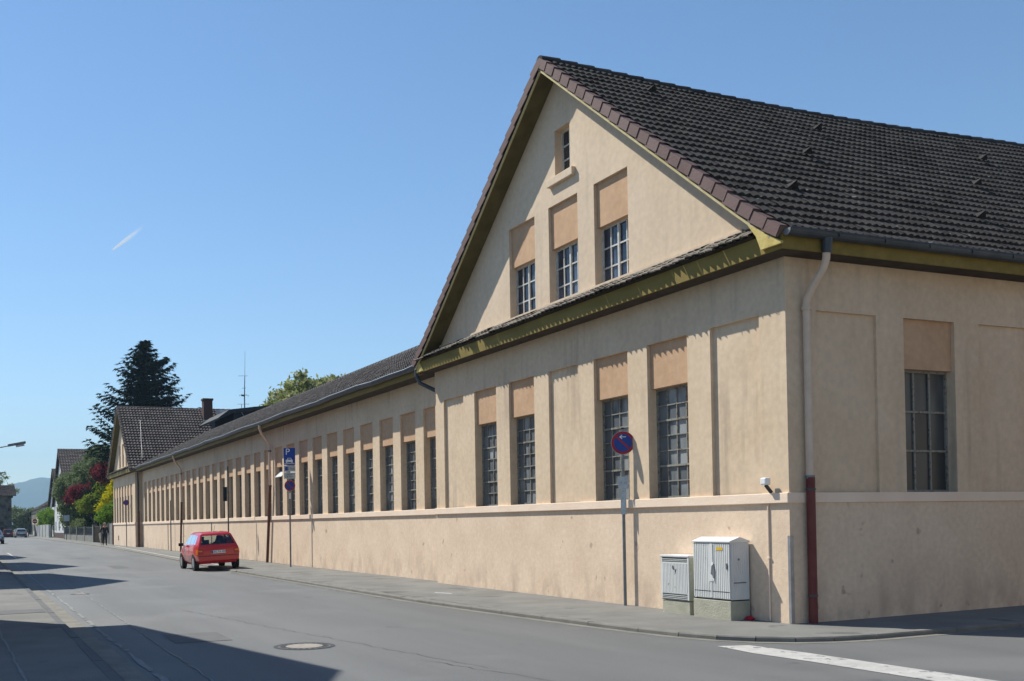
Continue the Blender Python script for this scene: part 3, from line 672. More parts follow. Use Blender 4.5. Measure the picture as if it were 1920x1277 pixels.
# small lamp box over the ledge with its conduit, corner guard
lb = MB(); lb.box(-0.435, -0.31, -0.18, -0.07, 2.15, 2.265); lo = lb.build('sensor_box', M_['white'], hall, bevel=0.02)
lb = MB(); lb.tube([(-0.375, -0.12, 2.15), (-0.36, -0.08, 2.09), (-0.35, -0.03, 2.03)], 0.03, 8); lb.build('bracket', M_['grate'], lo)
lb = MB(); lb.tube([(-0.44, -0.025, 1.84), (-0.44, -0.025, 0.02)], 0.014, 8); lb.box(-0.465, -0.415, -0.045, -0.005, 1.0, 1.03); lb.build('conduit', M_['ledge'], hall)
cg = MB(); cg.box(-0.035, 0.018, -0.018, -0.009, 0.02, 1.36); cg.box(0.009, 0.018, -0.009, 0.05, 0.02, 1.36); cg.build('corner_guard', M_['zinc_light'], hall)
# wall cable knots on the side wall
# ------------------------------------------------------------------ long wing
wing = thing('factory_wing', 'long low cream factory wing with a row of narrow tall windows', 'building')
YW = 0.325; WX0, WX1 = -65.4, -13.06
PW = lambda u, w, z: (u, YW+w, z)
# its left end sinks where the street rises, walls go below ground
wh = []; wb = []
for k in range(30):
    a = -14.596-1.712*k
    if a < WX0+0.2: break
    wb.append((a, min(a+1.12, WX1-0.02)))
w = MB(); wall_grid(w, PW, (WX0, WX1), 2.02, 5.66, [(a, b, 2.02, 4.86, 0.26, True) for a, b in wb]); w.face((WX0, YW+10, -0.3), (WX1, YW+10, -0.3), (WX1, YW+10, 5.66), (WX0, YW+10, 5.66)); w.build('wall', M_['plaster'], wing)
w = MB(); w.box(WX0, WX1, YW-0.008, YW+0.2, -0.3, 1.86); w.build('plinth', M_['plinth'], wing)
w = MB(); w.box(WX0, WX1, YW-0.06, YW+0.3, 1.86, 2.02); w.build('ledge', M_['ledge'], wing, bevel=0.01)
for i, (a, b) in enumerate(wb):
    m = MB(); pbox(m, PW, a+0.001, b-0.001, 0.068, 0.30, 4.04, 4.859); m.build('infill_panel', M_['panel'], wing)
    wo_ = window(wing, PW, a, b, 2.02, 4.04, 0.22, 4, 7, M_['glass'], M_['sash'], 0.02, (2, 5), 'window')
    if i in (8, 9):
        s = MB(); s.prism([(a+0.1, YW+0.20, 3.86), (b-0.06, YW+0.20, 3.86), (b-0.06, YW-0.03, 3.62), (a+0.1, YW-0.03, 3.62)], (0, 0.006, 0.02)); s.build('open_vent_flap', M_['offwhite'], wo_)
# wing roof
rl = [(-0.33, 5.90), (4.9, 8.52)]
r = MB(); tiles(r, [(-rl[1][0], rl[1][1]), (-rl[0][0], rl[0][1])], WX0, WX1+0.0, lambda a, y, z: (y, -a, z), 0.36, 0.16, 0.028, 2, 0.035, 0.006)
ro = r.build('roof', M_['tile_wing'], wing)
r = MB(); r.prism([(WX0, -0.28, 5.88), (WX0, 4.9, 8.48), (WX0, 10.6, 5.7), (WX0, 10.6, 5.66), (WX0, 4.9, 8.4), (WX0, -0.2, 5.80)], (WX1-WX0, 0, 0)); r.build('roof_deck', M_['tile_brown'], ro)
r = MB(); x = WX0
while x < WX1: r.tube([(x, 4.9, 8.50), (x+0.37, 4.9, 8.50)], [0.11, 0.135], 8); x += 0.36
r.build('ridge_tiles', M_['tile_wing'], ro)
f = MB(); f.box(WX0, WX1-0.02, -0.20, -0.17, 5.66, 5.88); f.build('fascia', M_['olive'], wing)
f = MB(); f.box(WX0, WX1-0.02, -0.17, YW, 5.66, 5.69); f.build('soffit', M_['wood_dark'], wing)
gt = MB(); n = 8; xx = [WX0+k*1.31 for k in range(40)]+[WX1-0.02]
def gp(x, i): 
    wv = 0.018*math.sin(x*0.9)+0.012*math.sin(x*2.3)
    return (x, -0.285+math.cos(math.pi*i/n)*0.085, 5.90-math.sin(math.pi*i/n)*0.10+wv)
for k in range(len(xx)-1):
    A = [gt.vert(gp(xx[k], i)) for i in range(n+1)]; B = [gt.vert(gp(xx[k+1], i)) for i in range(n+1)]
    for i in range(n): gt.idx(A[i], A[i+1], B[i+1], B[i])
go = gt.build('gutter', M_['zinc_dark'], wing)
gt = MB(); gt.tube([Vector(gp(x_, n))+Vector((0, 0, 0.012)) for x_ in xx], 0.016, 6); gt.build('gutter_bead', M_['zinc_light'], go)
gt = MB()
for k in range(36):
    x = random.uniform(WX0, WX1-1)
    gt.box(x, x+random.uniform(0.2, 0.9), -0.21, -0.15, 5.985, 5.995, None)
gt.build('gutter_tin_strips', M_['zinc_light'], go)
def wing_pipe(x, lowx, zsplit, lm, zb):
    d = taper(wing, 'downpipe', [(x, -0.285, 5.84), (x, -0.285, 5.66), (x-0.06, -0.2, 5.48), (x-0.22, 0.12, 5.12), (x-0.28, 0.20, 4.95), (x-0.28, 0.215, zsplit)], 0.055, M_['pipe_beige'])
    taper(d, 'lower_pipe', [(x-0.28, 0.215, zsplit), (lowx, 0.20, zb)], 0.06, lm)
    for z in (zsplit-0.02, 4.72): c = MB(); c.disc((x-0.28, 0.215, z), (0, 0, 1), 0.073, 0.055, 12); c.build('pipe_clamp', M_['pole_dark'], d)
wing_pipe(-30.1, -30.95, 3.28, M_['pipe_rust'], 0.05)
wing_pipe(-49.6, -50.2, 3.05, M_['pipe_rust'], 0.14)
taper(wing, 'downpipe', [(-13.6, -0.30, 5.86), (-13.58, -0.30, 5.62), (-13.5, -0.24, 5.42), (-13.2, 0.02, 5.22), (-13.12, 0.12, 5.16)], 0.055, M_['zinc_dark'])
for (x, za, zb_) in ((-29.7, 3.4, 2.03), (-42.2, 1.84, 0.1), (-54.9, 1.84, 0.1)):
    f = MB(); f.tube([(x, YW-0.03, za), (x, YW-0.03, zb_)], 0.018, 6); f.build('conduit', M_['pole'], wing)

# ------------------------------------------------------------------ far gabled hall
fh = thing('gabled_hall', 'far cream gabled hall with brown roof and brick chimney beyond the wing', 'building')
fb = [(-76.85+1.52*k, -76.85+1.52*k+0.95, 'win') for k in range(7)]
gable_hall(fh, -77.3, -65.4, -0.16, 22.0, -71.35, 11.0, 5.85, 0.2, fb, [], False, tile=M_['tile_brown'], ov=0.45, so=0.5, far=True)
ch = MB(); ch.box(-70.6, -69.9, 5.85, 6.55, 9.3, 11.55); co = ch.build('chimney', M_['brick'], fh)
ch = MB(); ch.box(-70.66, -69.84, 5.79, 6.61, 11.55, 11.7); ch.build('chimney_cap', M_['brick'], co)
ch = MB(); ch.box(-70.66, -69.82, 5.79, 6.61, 9.3, 9.98); ch.build('flashing', M_['zinc_light'], co)
sk = MB(); s_ = 0.77
sk.prism([(-71.0, 7.0, 10.86), (-70.4, 7.0, 10.40), (-70.4, 7.9, 10.40), (-71.0, 7.9, 10.86)], (0.05, 0, 0.07)); sk.build('skylight', M_['glass'], fh)
sk = MB(); sk.tube([(-69.6, 0.9, 9.85), (-67.4, 0.62, 8.15), (-65.6, 0.4, 6.7)], 0.009, 5); sk.build('lightning_wire', M_['pole'], fh)
sk = MB(); sk.box(-74.6, -74.15, -0.175, -0.165, 0.62, 1.0); sk.build('vent_grille', M_['wood_dark'], fh)
taper(fh, 'downpipe', [(-64.85, -0.05, 5.7), (-65.3, 0.02, 5.2), (-65.32, 0.05, 4.8), (-65.32, 0.05, 2.8)], 0.06, M_['zinc_dark'])
taper(fh, 'downpipe', [(-65.3, 0.06, 2.8), (-65.3, 0.06, 0.2)], 0.075, M_['pipe_rust'])
taper(fh, 'downpipe', [(-77.42, -0.2, 2.2), (-77.42, -0.2, 0.2)], 0.075, M_['pipe_red'])

# ------------------------------------------------------------------ dark clad building behind the wing
db = thing('roof_block', 'black clad rooftop building with flat overhanging roof behind the wing', 'building')
d = MB(); d.box(-66, -60, 5.85, 14, 5.0, 9.55); d.build('wall', M_['navy_clad'], db)
d = MB(); d.prism([(-59.8, 4.75, 9.02), (-59.8, 5.75, 9.50), (-59.8, 14.5, 10.75), (-59.8, 14.5, 10.95), (-59.8, 5.5, 9.75), (-59.8, 4.7, 9.14)], (-6.5, 0, 0)); d.build('roof', M_['slate'], db)
d = MB()
for k in range(9): d.box(-60.001, -59.97, 6.3+k*0.35, 6.36+k*0.35, 8.0, 9.5)
d.build('louvre', M_['slate'], db)
d = MB(); d.prism([(-59.99, 5.86, 9.4), (-59.99, 14, 9.4), (-59.99, 14, 10.6), (-59.99, 5.86, 9.5)], (-0.01, 0, 0)); d.build('parapet', M_['navy_clad'], db)
d = MB(); d.tube([(-59.85, 6.35, 9.6), (-59.85, 6.5, 9.35), (-59.85, 7.1, 9.1), (-59.85, 7.15, 8.4)], 0.03, 6); d.build('downpipe', M_['pole'], db)
# antenna mast
am = thing('antenna_mast', 'thin metal antenna mast with cross rods rising behind the wing roof', 'antenna', (-60.5, 6.75, 9.6))
a = MB(); a.tube([(0, 0, -1), (0.02, 0, 1.2), (0.02, 0.04, 2.6)], [0.045, 0.04, 0.025], 6); a.tube([(0.02, 0.04, 2.6), (0.02, 0.08, 4.4)], [0.015, 0.008], 5); a.build('mast', M_['pole_dark'], am)
for z, L_ in ((2.62, 0.42), (0.62, 0.5), (1.75, 0.18)):
    a = MB(); a.tube([(-0.05, -L_, z), (-0.05, L_*0.7, z+0.03)], 0.012, 5); a.build('antenna_rod', M_['pole_dark'], am)
a = MB()
for k in range(5): a.tube([(-0.2, -0.35+0.16*k, 1.2+0.12*(k % 2)), (0.25, -0.35+0.16*k, 1.2+0.12*(k % 2))], 0.009, 4)
a.tube([(0, -0.38, 1.26), (0, 0.32, 1.26)], 0.012, 4); a.build('antenna_comb', M_['pole_dark'], am)
a = MB(); a.tube([(0, -0.22, -0.6), (0, -0.22, 0.62)], 0.02, 5); a.build('side_mast', M_['pole_dark'], am)
a = MB(); a.box(-0.03, 0.03, -0.22, 0.0, 1.18, 1.30); a.build('antenna_box', M_['pole_dark'], am)

# ------------------------------------------------------------------ signs
def facing(dirv, x=0, y=0, z=0):
    n = Vector((dirv[0], dirv[1], 0)).normalized(); r_ = Vector((0, 0, 1)).cross(n).normalized()   # viewer's right when looking at the sign
    return Matrix(((r_.x, 0, n.x, x), (r_.y, 0, n.y, y), (0, 1, 0, z), (0, 0, 0, 1)))
def round_sign(parent, M, r, arrow=None, mred=None, mblue=None, two=False):
    p = MB(); p.v = []; b = MB()
    b.disc((0, 0, -0.006), (0, 0, 1), r, 0.006, 40); o = b.build('sign_plate', M_['sign_grey'], parent); o.data.transform(M)
    b = MB(); n = 48
    for k in range(n):
        a0, a1 = 2*math.pi*k/n, 2*math.pi*(k+1)/n
        b.face((r*.97*math.cos(a0), r*.97*math.sin(a0), .003), (r*.97*math.cos(a1), r*.97*math.sin(a1), .003), (r*.76*math.cos(a1), r*.76*math.sin(a1), .003), (r*.76*math.cos(a0), r*.76*math.sin(a0), .003))
    w_ = r*0.075; L_ = r*0.80; c = math.sqrt(0.5)
    b.face(*[(c*(x-y), c*(-x-y), .0035) for x, y in ((-L_, -w_), (L_, -w_), (L_, w_), (-L_, w_))])
    q = b.build('red_ring', M_['sign_red'], o); q.data.transform(M)
    b = MB(); b.disc((0, 0, 0), (0, 0, 1), r*.765, 0.0015, 40); q = b.build('blue_field', M_['sign_navy'], o); q.data.transform(M)
    if arrow:
        b = MB(); z = 0.005; y0 = r*0.50
        s = -1 if arrow == 'left' else 1
        b.face((s*-r*.18, y0-r*.025, z), (s*r*.34, y0-r*.025, z), (s*r*.34, y0+r*.025, z), (s*-r*.18, y0+r*.025, z)) if False else None
        x0_, x1_ = -r*.26, r*.26
        b.face((x0_, y0-r*.028, z), (x1_, y0-r*.028, z), (x1_, y0+r*.028, z), (x0_, y0+r*.028, z))
        t_ = x0_ if arrow == 'left' else x1_; d_ = 1 if arrow == 'left' else -1
        b.face((t_-d_*r*.05, y0, z+.0003), (t_+d_*r*.17, y0+r*.19, z+.0003), (t_+d_*r*.22, y0+r*.14, z+.0003), (t_+d_*r*.06, y0, z+.0003))
        b.face((t_-d_*r*.05, y0, z+.0006), (t_+d_*r*.06, y0, z+.0006), (t_+d_*r*.22, y0-r*.14, z+.0006), (t_+d_*r*.17, y0-r*.19, z+.0006))
        q = b.build('arrow', M_['white'], o); q.data.transform(M)
    return o

def sticker_art(parent, M, w, h, seed, rows, cols):
    rnd = random.Random(seed); b = MB()
    for i in range(cols):
        for j in range(rows):
            cx = -w/2+w*(i+.5)/cols; cy = -h/2+h*(j+.5)/rows; s = rnd.uniform(.25, .42)
            b.face((cx-w/cols*s, cy-h/rows*s, .002), (cx+w/cols*s, cy-h/rows*s*.8, .002), (cx+w/cols*s*.7, cy+h/rows*s, .002), (cx-w/cols*s, cy+h/rows*s, .002))
    o = b.build('worn_stickers', M_['alu'], parent); o.data.transform(M); return o

ns = thing('no_parking_sign', 'round red and blue no-parking sign with arrow on the nearest pole, worn stickers below', 'traffic sign', (-4.22, -0.13, G(-4.2)))
nd = (0.86, -0.52); b = MB(); b.tube([(0, 0, -0.05), (0.0, 0, 2.0), (0.015, 0, 3.36)], 0.03, 14); b.build('pole', M_['pole'], ns)
b = MB(); b.disc((0.015, 0, 3.35), (0, 0, 1), 0.034, 0.03, 14); b.build('pole_cap', M_['black'], ns)
round_sign(ns, facing(nd, 0.015+nd[0]*0.045, nd[1]*0.045, 3.09), 0.222, 'left')
b = MB(); b.box(-0.095, 0.095, -0.115, 0.115, -0.004, 0.0); pl_ = b.build('small_plate', M_['sign_grey'], ns); Mp = facing(nd, nd[0]*0.05, nd[1]*0.05, 2.335); pl_.data.transform(Mp); sticker_art(pl_, Mp, 0.18, 0.22, 3, 3, 2)
b = MB(); b.box(-0.052, 0.052, -0.24, 0.24, -0.004, 0.0); pl_ = b.build('narrow_plate', M_['sign_grey'], ns); Mp = facing(nd, nd[0]*0.04-0.0, nd[1]*0.04, 1.975); pl_.data.transform(Mp); sticker_art(pl_, Mp, 0.09, 0.46, 5, 7, 1)

ps = thing('parking_sign', 'tall pole with blue P parking sign above two grey plates and a round no-parking sign', 'traffic sign', (-25.96, -0.25, G(-26)))
b = MB(); b.tube([(0, 0, -0.05), (0.03, 0, 4.5)], 0.032, 12); b.build('pole', M_['pole'], ps)
pd = (0.97, -0.24); off = 0.05; ox, oy = pd[0]*off+0.03, pd[1]*off
g0 = G(-26)
def plate(z, w_, h_, m, nm):
    b = MB(); b.box(-w_/2, w_/2, -h_/2, h_/2, -0.004, 0); o = b.build(nm, m, ps, bevel=0.0); M = facing(pd, ox, oy, z-g0); o.data.transform(M); return o, M
o, M = plate(4.235, 0.43, 0.64, M_['sign_blue'], 'parking_plate')
text_mesh('letter_P', 'P', 0.34, M_['white'], o, M @ Matrix.Translation((-0.07, 0.165, 0.003)))
b = MB()
def q4(x0, x1, y0, y1, z=0.003): b.face((x0, y0, z), (x1, y0, z), (x1, y1, z), (x0, y1, z))
q4(-0.19, 0.19, -0.275, -0.255); q4(-0.145, 0.12, -0.215, -0.13); b.face((-0.10, -0.13, .003), (0.09, -0.13, .003), (0.06, -0.06, .003), (-0.07, -0.06, .003)); q4(-0.125, -0.085, -0.25, -0.213); q4(0.07, 0.11, -0.25, -0.213)
c_ = b.build('car_symbol', M_['white'], o); c_.data.transform(M)
b = MB(); b.face((-0.075, -0.125, .0045), (0.065, -0.125, .0045), (0.045, -0.075, .0045), (-0.055, -0.075, .0045)); c_ = b.build('car_symbol_window', M_['sign_blue'], o); c_.data.transform(M)
o, M = plate(3.77, 0.43, 0.24, M_['sign_grey'], 'supplementary_plate')
b = MB(); q4(-0.17, -0.07, -0.07, 0.07, 0.003); c_ = b.build('pictogram', M_['sign_blue'], o); c_.data.transform(M)
text_mesh('lettering', '2 Std.', 0.13, M_['pole_dark'], o, M @ Matrix.Translation((0.065, 0.0, 0.003)))
o, M = plate(3.51, 0.43, 0.24, M_['sign_grey'], 'supplementary_plate')
text_mesh('lettering', 'Mo-Fr\n8-18 h', 0.085, M_['pole_dark'], o, M @ Matrix.Translation((0.0, 0.0, 0.003)))
round_sign(ps, facing(pd, ox, oy, 3.13-g0), 0.205)
b = MB(); b.box(-0.035, 0.035, -0.11, 0.11, -0.002, 0.002); c_ = b.build('white_sticker', M_['white'], ps); c_.data.transform(facing(pd, ox-0.01, oy, 2.74-g0))

def small_pole(x, y, h, label, grp=None, signkind=None, m='pole_dark', r=0.032):
    t_ = thing('sign_pole' if signkind else 'bare_pole', label, 'traffic sign' if signkind else 'pole', (x, y, G(x)), 0, grp)
    b = MB(); b.tube([(0, 0, -0.05), (0.0, 0, h)], r, 10); b.build('pole', M_[m], t_)
    if signkind == 'round': round_sign(t_, facing((0.96, -0.28), 0.05, -0.01, h-0.18), 0.21)
    if signkind == 'plate':
        b = MB(); b.box(-0.085, 0.085, -0.32, 0.32, -0.03, 0.03); c = b.build('sign_plate', M_['navy_clad'], t_); c.data.transform(facing((0.75, -0.66), 0.04, -0.14, h-1.25))
    return t_
small_pole(-34.55, -0.6, 4.25, 'slim grey pole with a narrow dark blue plate behind the red car', signkind='plate')
small_pole(-52.9, 0.12, 3.1, 'bare dark pole against the wing wall between two downpipes')
small_pole(-68.1, -0.42, 3.45, 'distant thin pole with round no-parking sign in front of the far gabled hall', signkind='round')

# ------------------------------------------------------------------ cabinets
def ribbed(mb, x0, x1, z0, z1, y, n, d=0.012):
    w = (x1-x0)/n
    for k in range(n):
        a = x0+k*w
        mb.face((a, y, z0), (a+w*.62, y, z0), (a+w*.62, y, z1), (a, y, z1)); mb.face((a+w*.62, y, z0), (a+w*.68, y+d, z0), (a+w*.68, y+d, z1), (a+w*.62, y, z1))
        mb.face((a+w*.68, y+d, z0), (a+w*.94, y+d, z0), (a+w*.94, y+d, z1), (a+w*.68, y+d, z1)); mb.face((a+w*.94, y+d, z0), (a+w, y, z0), (a+w, y, z1), (a+w*.94, y+d, z1))
c1 = thing('utility_cabinet', 'large light grey ribbed utility cabinet with yellow label and torn sticker', 'utility cabinet', (-1.33, -0.24, 0.0))
b = MB(); b.box(-0.475, 0.455, -0.19, 0.20, -0.05, 0.315); b.build('concrete_base', M_['concrete'], c1, bevel=0.008)
b = MB(); b.box(-0.46, 0.445, -0.17, 0.19, 0.315, 0.335); b.build('base_gap', M_['black'], c1)
b = MB(); b.box(-0.465, 0.45, -0.165, 0.195, 0.335, 1.25)
ribbed(b, -0.46, 0.445, 0.35, 1.235, -0.185, 20, 0.02); b.face((0.4515, -0.17, .35), (0.4515, 0.19, .35), (0.4515, 0.19, 1.24), (0.4515, -0.17, 1.24))
for k in range(8): b.box(0.4515, 0.458, -0.15+k*0.042, -0.135+k*0.042, 0.36, 1.235)
b.build('body', M_['cab'], c1)
b = MB(); b.box(-0.012, 0.006, -0.190, -0.182, 0.36, 1.24); b.box(-0.05, 0.035, -0.196, -0.182, 0.62, 1.22); b.build('door_strip', M_['cab'], c1)
b = MB(); b.box(-0.44, 0.43, -0.187, -0.183, 0.452, 0.462); b.build('door_joint', M_['black'], c1)
b = MB(); b.prism([(-0.48, -0.20, 1.25), (-0.48, 0.21, 1.25), (-0.48, 0.21, 1.275), (-0.48, 0.005, 1.34), (-0.48, -0.20, 1.275)], (0.95, 0, 0)); b.build('lid', M_['cab_top'], c1, bevel=0.006)
b = MB(); b.box(0.12, 0.275, -0.190, -0.1825, 1.125, 1.175); b.build('yellow_label', M_['yellow'], c1)
b = MB(); b.prism([(0.02, -0.1975, 0.915), (0.055, -0.1975, 0.91), (0.085, -0.1975, 0.80), (0.075, -0.1975, 0.62), (0.03, -0.1975, 0.71), (-0.015, -0.1975, 0.74)], (0, 0.001, 0)); b.build('torn_sticker', M_['pole'], c1)
b = MB(); b.prism([(0.0, -0.199, 0.93), (0.05, -0.199, 0.93), (0.055, -0.199, 0.90), (0.0, -0.199, 0.86)], (0, 0.001, 0)); b.build('torn_paper', M_['white'], c1); b = MB(); b.prism([(0.03, -0.199, 0.68), (0.075, -0.199, 0.66), (0.07, -0.199, 0.60)], (0, 0.001, 0)); b.build('torn_paper', M_['white'], c1)
b = MB(); b.box(0.355, 0.385, -0.200, -0.1825, 0.83, 0.92); b.disc((0.459, -0.02, 0.98), (1, 0, 0), 0.018, 0.008, 12); b.build('lock', M_['pole'], c1)
b = MB(); b.box(0.459, 0.466, -0.12, 0.12, 0.60, 0.612); b.build('side_strip', M_['pole_dark'], c1)

c2 = thing('utility_cabinet', 'small ribbed grey cabinet with louvres and greenish base left of the larger one', 'utility cabinet', (-2.35, -0.20, 0.0))
b = MB(); b.box(-0.385, 0.37, -0.17, 0.16, -0.05, 0.235); b.build('concrete_base', M_['concrete'], c2, bevel=0.008)
b = MB(); b.box(-0.395, 0.385, -0.175, 0.165, 0.245, 0.99); b.build('body', M_['cab_old'], c2)
b = MB(); ribbed(b, -0.35, 0.34, 0.37, 0.88, -0.194, 17, 0.02); b.box(-0.385, -0.352, -0.192, -0.174, 0.26, 0.98); b.box(0.342, 0.378, -0.192, -0.174, 0.26, 0.98); b.box(-0.352, 0.342, -0.192, -0.174, 0.875, 0.90); b.box(-0.352, 0.342, -0.192, -0.174, 0.36, 0.375); b.build('door', M_['cab'], c2)
for z0, z1, zs in ((0.915, 0.972, (0.955, 0.930)), (0.265, 0.350, (0.334, 0.306, 0.280))):
    b = MB(); b.box(-0.35, 0.34, -0.184, -0.1755, z0, z1); lv = b.build('louvre', M_['pole_dark'], c2)
    for z in zs: b = MB(); b.box(-0.348, 0.338, -0.1925, -0.182, z-0.009, z); b.build('louvre_slat', M_['cab'], lv)
b = MB(); b.box(-0.40, 0.39, -0.20, 0.17, 0.985, 1.02); b.build('lid', M_['cab_top'], c2, bevel=0.008)
text_mesh('scrawl', '0', 0.10, M_['pole_dark'], c2, Matrix.Translation((-0.035, -0.1925, 0.80)) @ Matrix.Rotation(R(90), 4, 'X') @ Matrix.Rotation(R(14), 4, 'Z'), thick=0.004)
text_mesh('scrawl', 'y', 0.12, M_['pole_dark'], c2, Matrix.Translation((0.02, -0.1925, 0.76)) @ Matrix.Rotation(R(90), 4, 'X') @ Matrix.Rotation(R(10), 4, 'Z'), thick=0.003)
# red scrap beside the cabinet
rs = bmesh.new(); bmesh.ops.create_icosphere(rs, subdivisions=2, radius=0.075)
for v in rs.verts: v.co *= random.uniform(0.6, 1.2); v.co.z = max(v.co.z*0.6, -0.03)
me = bpy.data.meshes.new('scrap'); rs.to_mesh(me); me.materials.append(M_['fleck']); o = bpy.data.objects.new('red_scrap', me); COL.objects.link(o); o.location = (-0.80, -0.12, 0.035); tag(o, 'crumpled red plastic scrap on the pavement right of the big cabinet', 'litter')
lt = MB(); lt.box(-0.28, 0.28, -0.025, 0.025, 0, 0.012); o = lt.build('white_stick', M_['white']); o.location = (-9.35, -1.55, G(-9)+0.003); o.rotation_euler = (0, 0, 0.35); tag(o, 'thin white strip of litter lying on the pavement along the wall', 'litter')

# ------------------------------------------------------------------ cars
def see_glass(name):
    m = bpy.data.materials.new(name); m.use_nodes = True; nt = m.node_tree; N = nt.nodes; L = nt.links; N.clear()
    out = N.new('ShaderNodeOutputMaterial'); a = N.new('ShaderNodeBsdfTransparent'); a.inputs[0].default_value = (0.72, 0.78, 0.74, 1)
    g = N.new('ShaderNodeBsdfGlossy'); g.inputs['Roughness'].default_value = 0.04; g.inputs[0].default_value = (0.9, 0.95, 1, 1)
    f = N.new('ShaderNodeFresnel'); f.inputs[0].default_value = 1.6; mx = N.new('ShaderNodeMixShader')
    L.new(f.outputs[0], mx.inputs[0]); L.new(a.outputs[0], mx.inputs[1]); L.new(g.outputs[0], mx.inputs[2]); L.new(mx.outputs[0], out.inputs[0]); return m
M_['see_glass'] = see_glass('tinted_car_glass')
def car(label, paint, loc, heading, L=3.72, W=1.655, H=1.42, wb=2.41, roll=0.0, plate=None, group=None, clear=False, bumper=None):
    t = thing('parked_car' if group is None else 'car', label, 'car', loc, heading, group)
    t.rotation_euler = (roll, 0, heading)
    sx, sy, sz = L/3.72, W/1.655, H/1.42
    glass = M_['see_glass'] if clear else M_['car_glass']
    def S(p): return (p[0]*sx, p[1]*sy, p[2]*sz)
    # rings: list of (x,y,z) for the half section, sill -> roof centre
    rings = [
     [(-1.79, .60, .27), (-1.85, .735, .38), (-1.86, .765, .58), (-1.83, .745, .84), (-1.80, .70, .935), (-1.50, .575, 1.31), (-1.43, .50, 1.375)],
     [(-1.58, .66, .24), (-1.60, .80, .38), (-1.60, .822, .58), (-1.56, .800, .84), (-1.53, .765, .935), (-1.33, .600, 1.325), (-1.27, .50, 1.39)],
     [(-1.12, .68, .22), (-1.12, .80, .36), (-1.12, .828, .58), (-1.12, .818, .84), (-1.12, .785, .94), (-1.00, .610, 1.345), (-1.00, .50, 1.405)],
     [(-.45, .68, .20), (-.45, .80, .34), (-.45, .828, .58), (-.45, .822, .84), (-.45, .790, .93), (-.40, .620, 1.36), (-.40, .50, 1.42)],
     [(.25, .68, .20), (.25, .80, .34), (.25, .828, .58), (.25, .822, .84), (.25, .790, .915), (.15, .610, 1.35), (.15, .50, 1.405)],
     [(.85, .68, .20), (.85, .80, .34), (.85, .826, .58), (.85, .815, .82), (.85, .775, .90), (.45, .57, 1.30), (.42, .50, 1.35)],
     [(1.12, .68, .22), (1.12, .80, .36), (1.12, .82, .58), (1.12, .800, .80), (1.10, .74, .875), (1.08, .60, .90), (1.06, .45, .915)],
     [(1.55, .66, .24), (1.58, .78, .38), (1.58, .79, .56), (1.56, .765, .72), (1.52, .70, .775), (1.50, .55, .80), (1.50, .42, .81)],
     [(1.78, .56, .27), (1.84, .66, .38), (1.86, .68, .52), (1.83, .64, .63), (1.78, .58, .675), (1.76, .48, .69), (1.75, .38, .70)]]
    body = MB(); sg = MB(); n = len(rings[0])
    idr = {}
    for side in (1, -1):
        for i, r_ in enumerate(rings):
            for j, p in enumerate(r_): idr[(side, i, j)] = body.vert(S((p[0], p[1]*side, p[2])))
        for i in range(len(rings)-1):
            for j in range(n-1):
                q = [idr[(side, i, j)], idr[(side, i+1, j)], idr[(side, i+1, j+1)], idr[(side, i, j+1)]]
                if j == 4 and 1 <= i <= 4:
                    a, b, c, d = [Vector(body.v[k]) for k in q]
                    m0, m1 = 0.06, 0.94
                    if i == 1: m0 = 0.35
                    def bl(u, v): return a.lerp(b, u).lerp(d.lerp(c, u), v)
                    w_ = [bl(m0, .08), bl(m1, .08), bl(m1, .90), bl(m0, .90)]
                    sg.face(*w_)
                    ww = [body.vert(p) for p in w_]
                    for k in range(4): body.idx(q[k], q[(k+1) % 4], ww[(k+1) % 4], ww[k])
                else: body.idx(*(q if side > 0 else q[::-1]))
    for i in range(len(rings)-1):       # roof / bonnet centre strip
        q = [idr[(1, i, n-1)], idr[(1, i+1, n-1)], idr[(-1, i+1, n-1)], idr[(-1, i, n-1)]]
        if i == 5:
            a, b, c, d = [Vector(body.v[k]) for k in q]
            continue
        body.idx(*q)
    body.idx(*[idr[(s_, 0, j)] for s_, j in ((1, 0), (1, 1), (-1, 1), (-1, 0))])
    for j in (1, 2, 3): body.idx(idr[(1, 0, j)], idr[(1, 0, j+1)], idr[(-1, 0, j+1)], idr[(-1, 0, j)])
    e = len(rings)-1
    for j in range(n-1): body.idx(idr[(1, e, j)], idr[(-1, e, j)], idr[(-1, e, j+1)], idr[(1, e, j+1)])
    body.idx(idr[(1, 0, 5)], idr[(1, 0, 6)], idr[(-1, 0, 6)], idr[(-1, 0, 5)])
    def framed(q, u0, u1, v0, v1, g_):
        a, b, c, d = [Vector(p) for p in q]
        def bl(u, v): return a.lerp(b, u).lerp(d.lerp(c, u), v)
        w_ = [bl(u0, v0), bl(u1, v0), bl(u1, v1), bl(u0, v1)]; g_.face(*w_)
        qi = [body.vert(p) for p in q]; wi = [body.vert(p) for p in w_]
        for k in range(4): body.idx(qi[k], qi[(k+1) % 4], wi[(k+1) % 4], wi[k])
    rg = MB(); framed([body.v[idr[(1, 0, 4)]], body.v[idr[(-1, 0, 4)]], body.v[idr[(-1, 0, 5)]], body.v[idr[(1, 0, 5)]]], .05, .95, .06, .92, rg)
    wg = MB(); framed([body.v[idr[(1, 6, 5)]], body.v[idr[(-1, 6, 5)]], body.v[idr[(-1, 5, 6)]], body.v[idr[(1, 5, 6)]]], .03, .97, .05, .95, wg)
    bo = body.build('body', paint, t, smooth=False)
    bm_ = bmesh.new(); bm_.from_mesh(bo.data); bmesh.ops.remove_doubles(bm_, verts=bm_.verts, dist=0.0005); bmesh.ops.recalc_face_normals(bm_, faces=bm_.faces); bm_.to_mesh(bo.data); bm_.free()
    bo.data.polygons.foreach_set('use_smooth', [True]*len(bo.data.polygons)); 
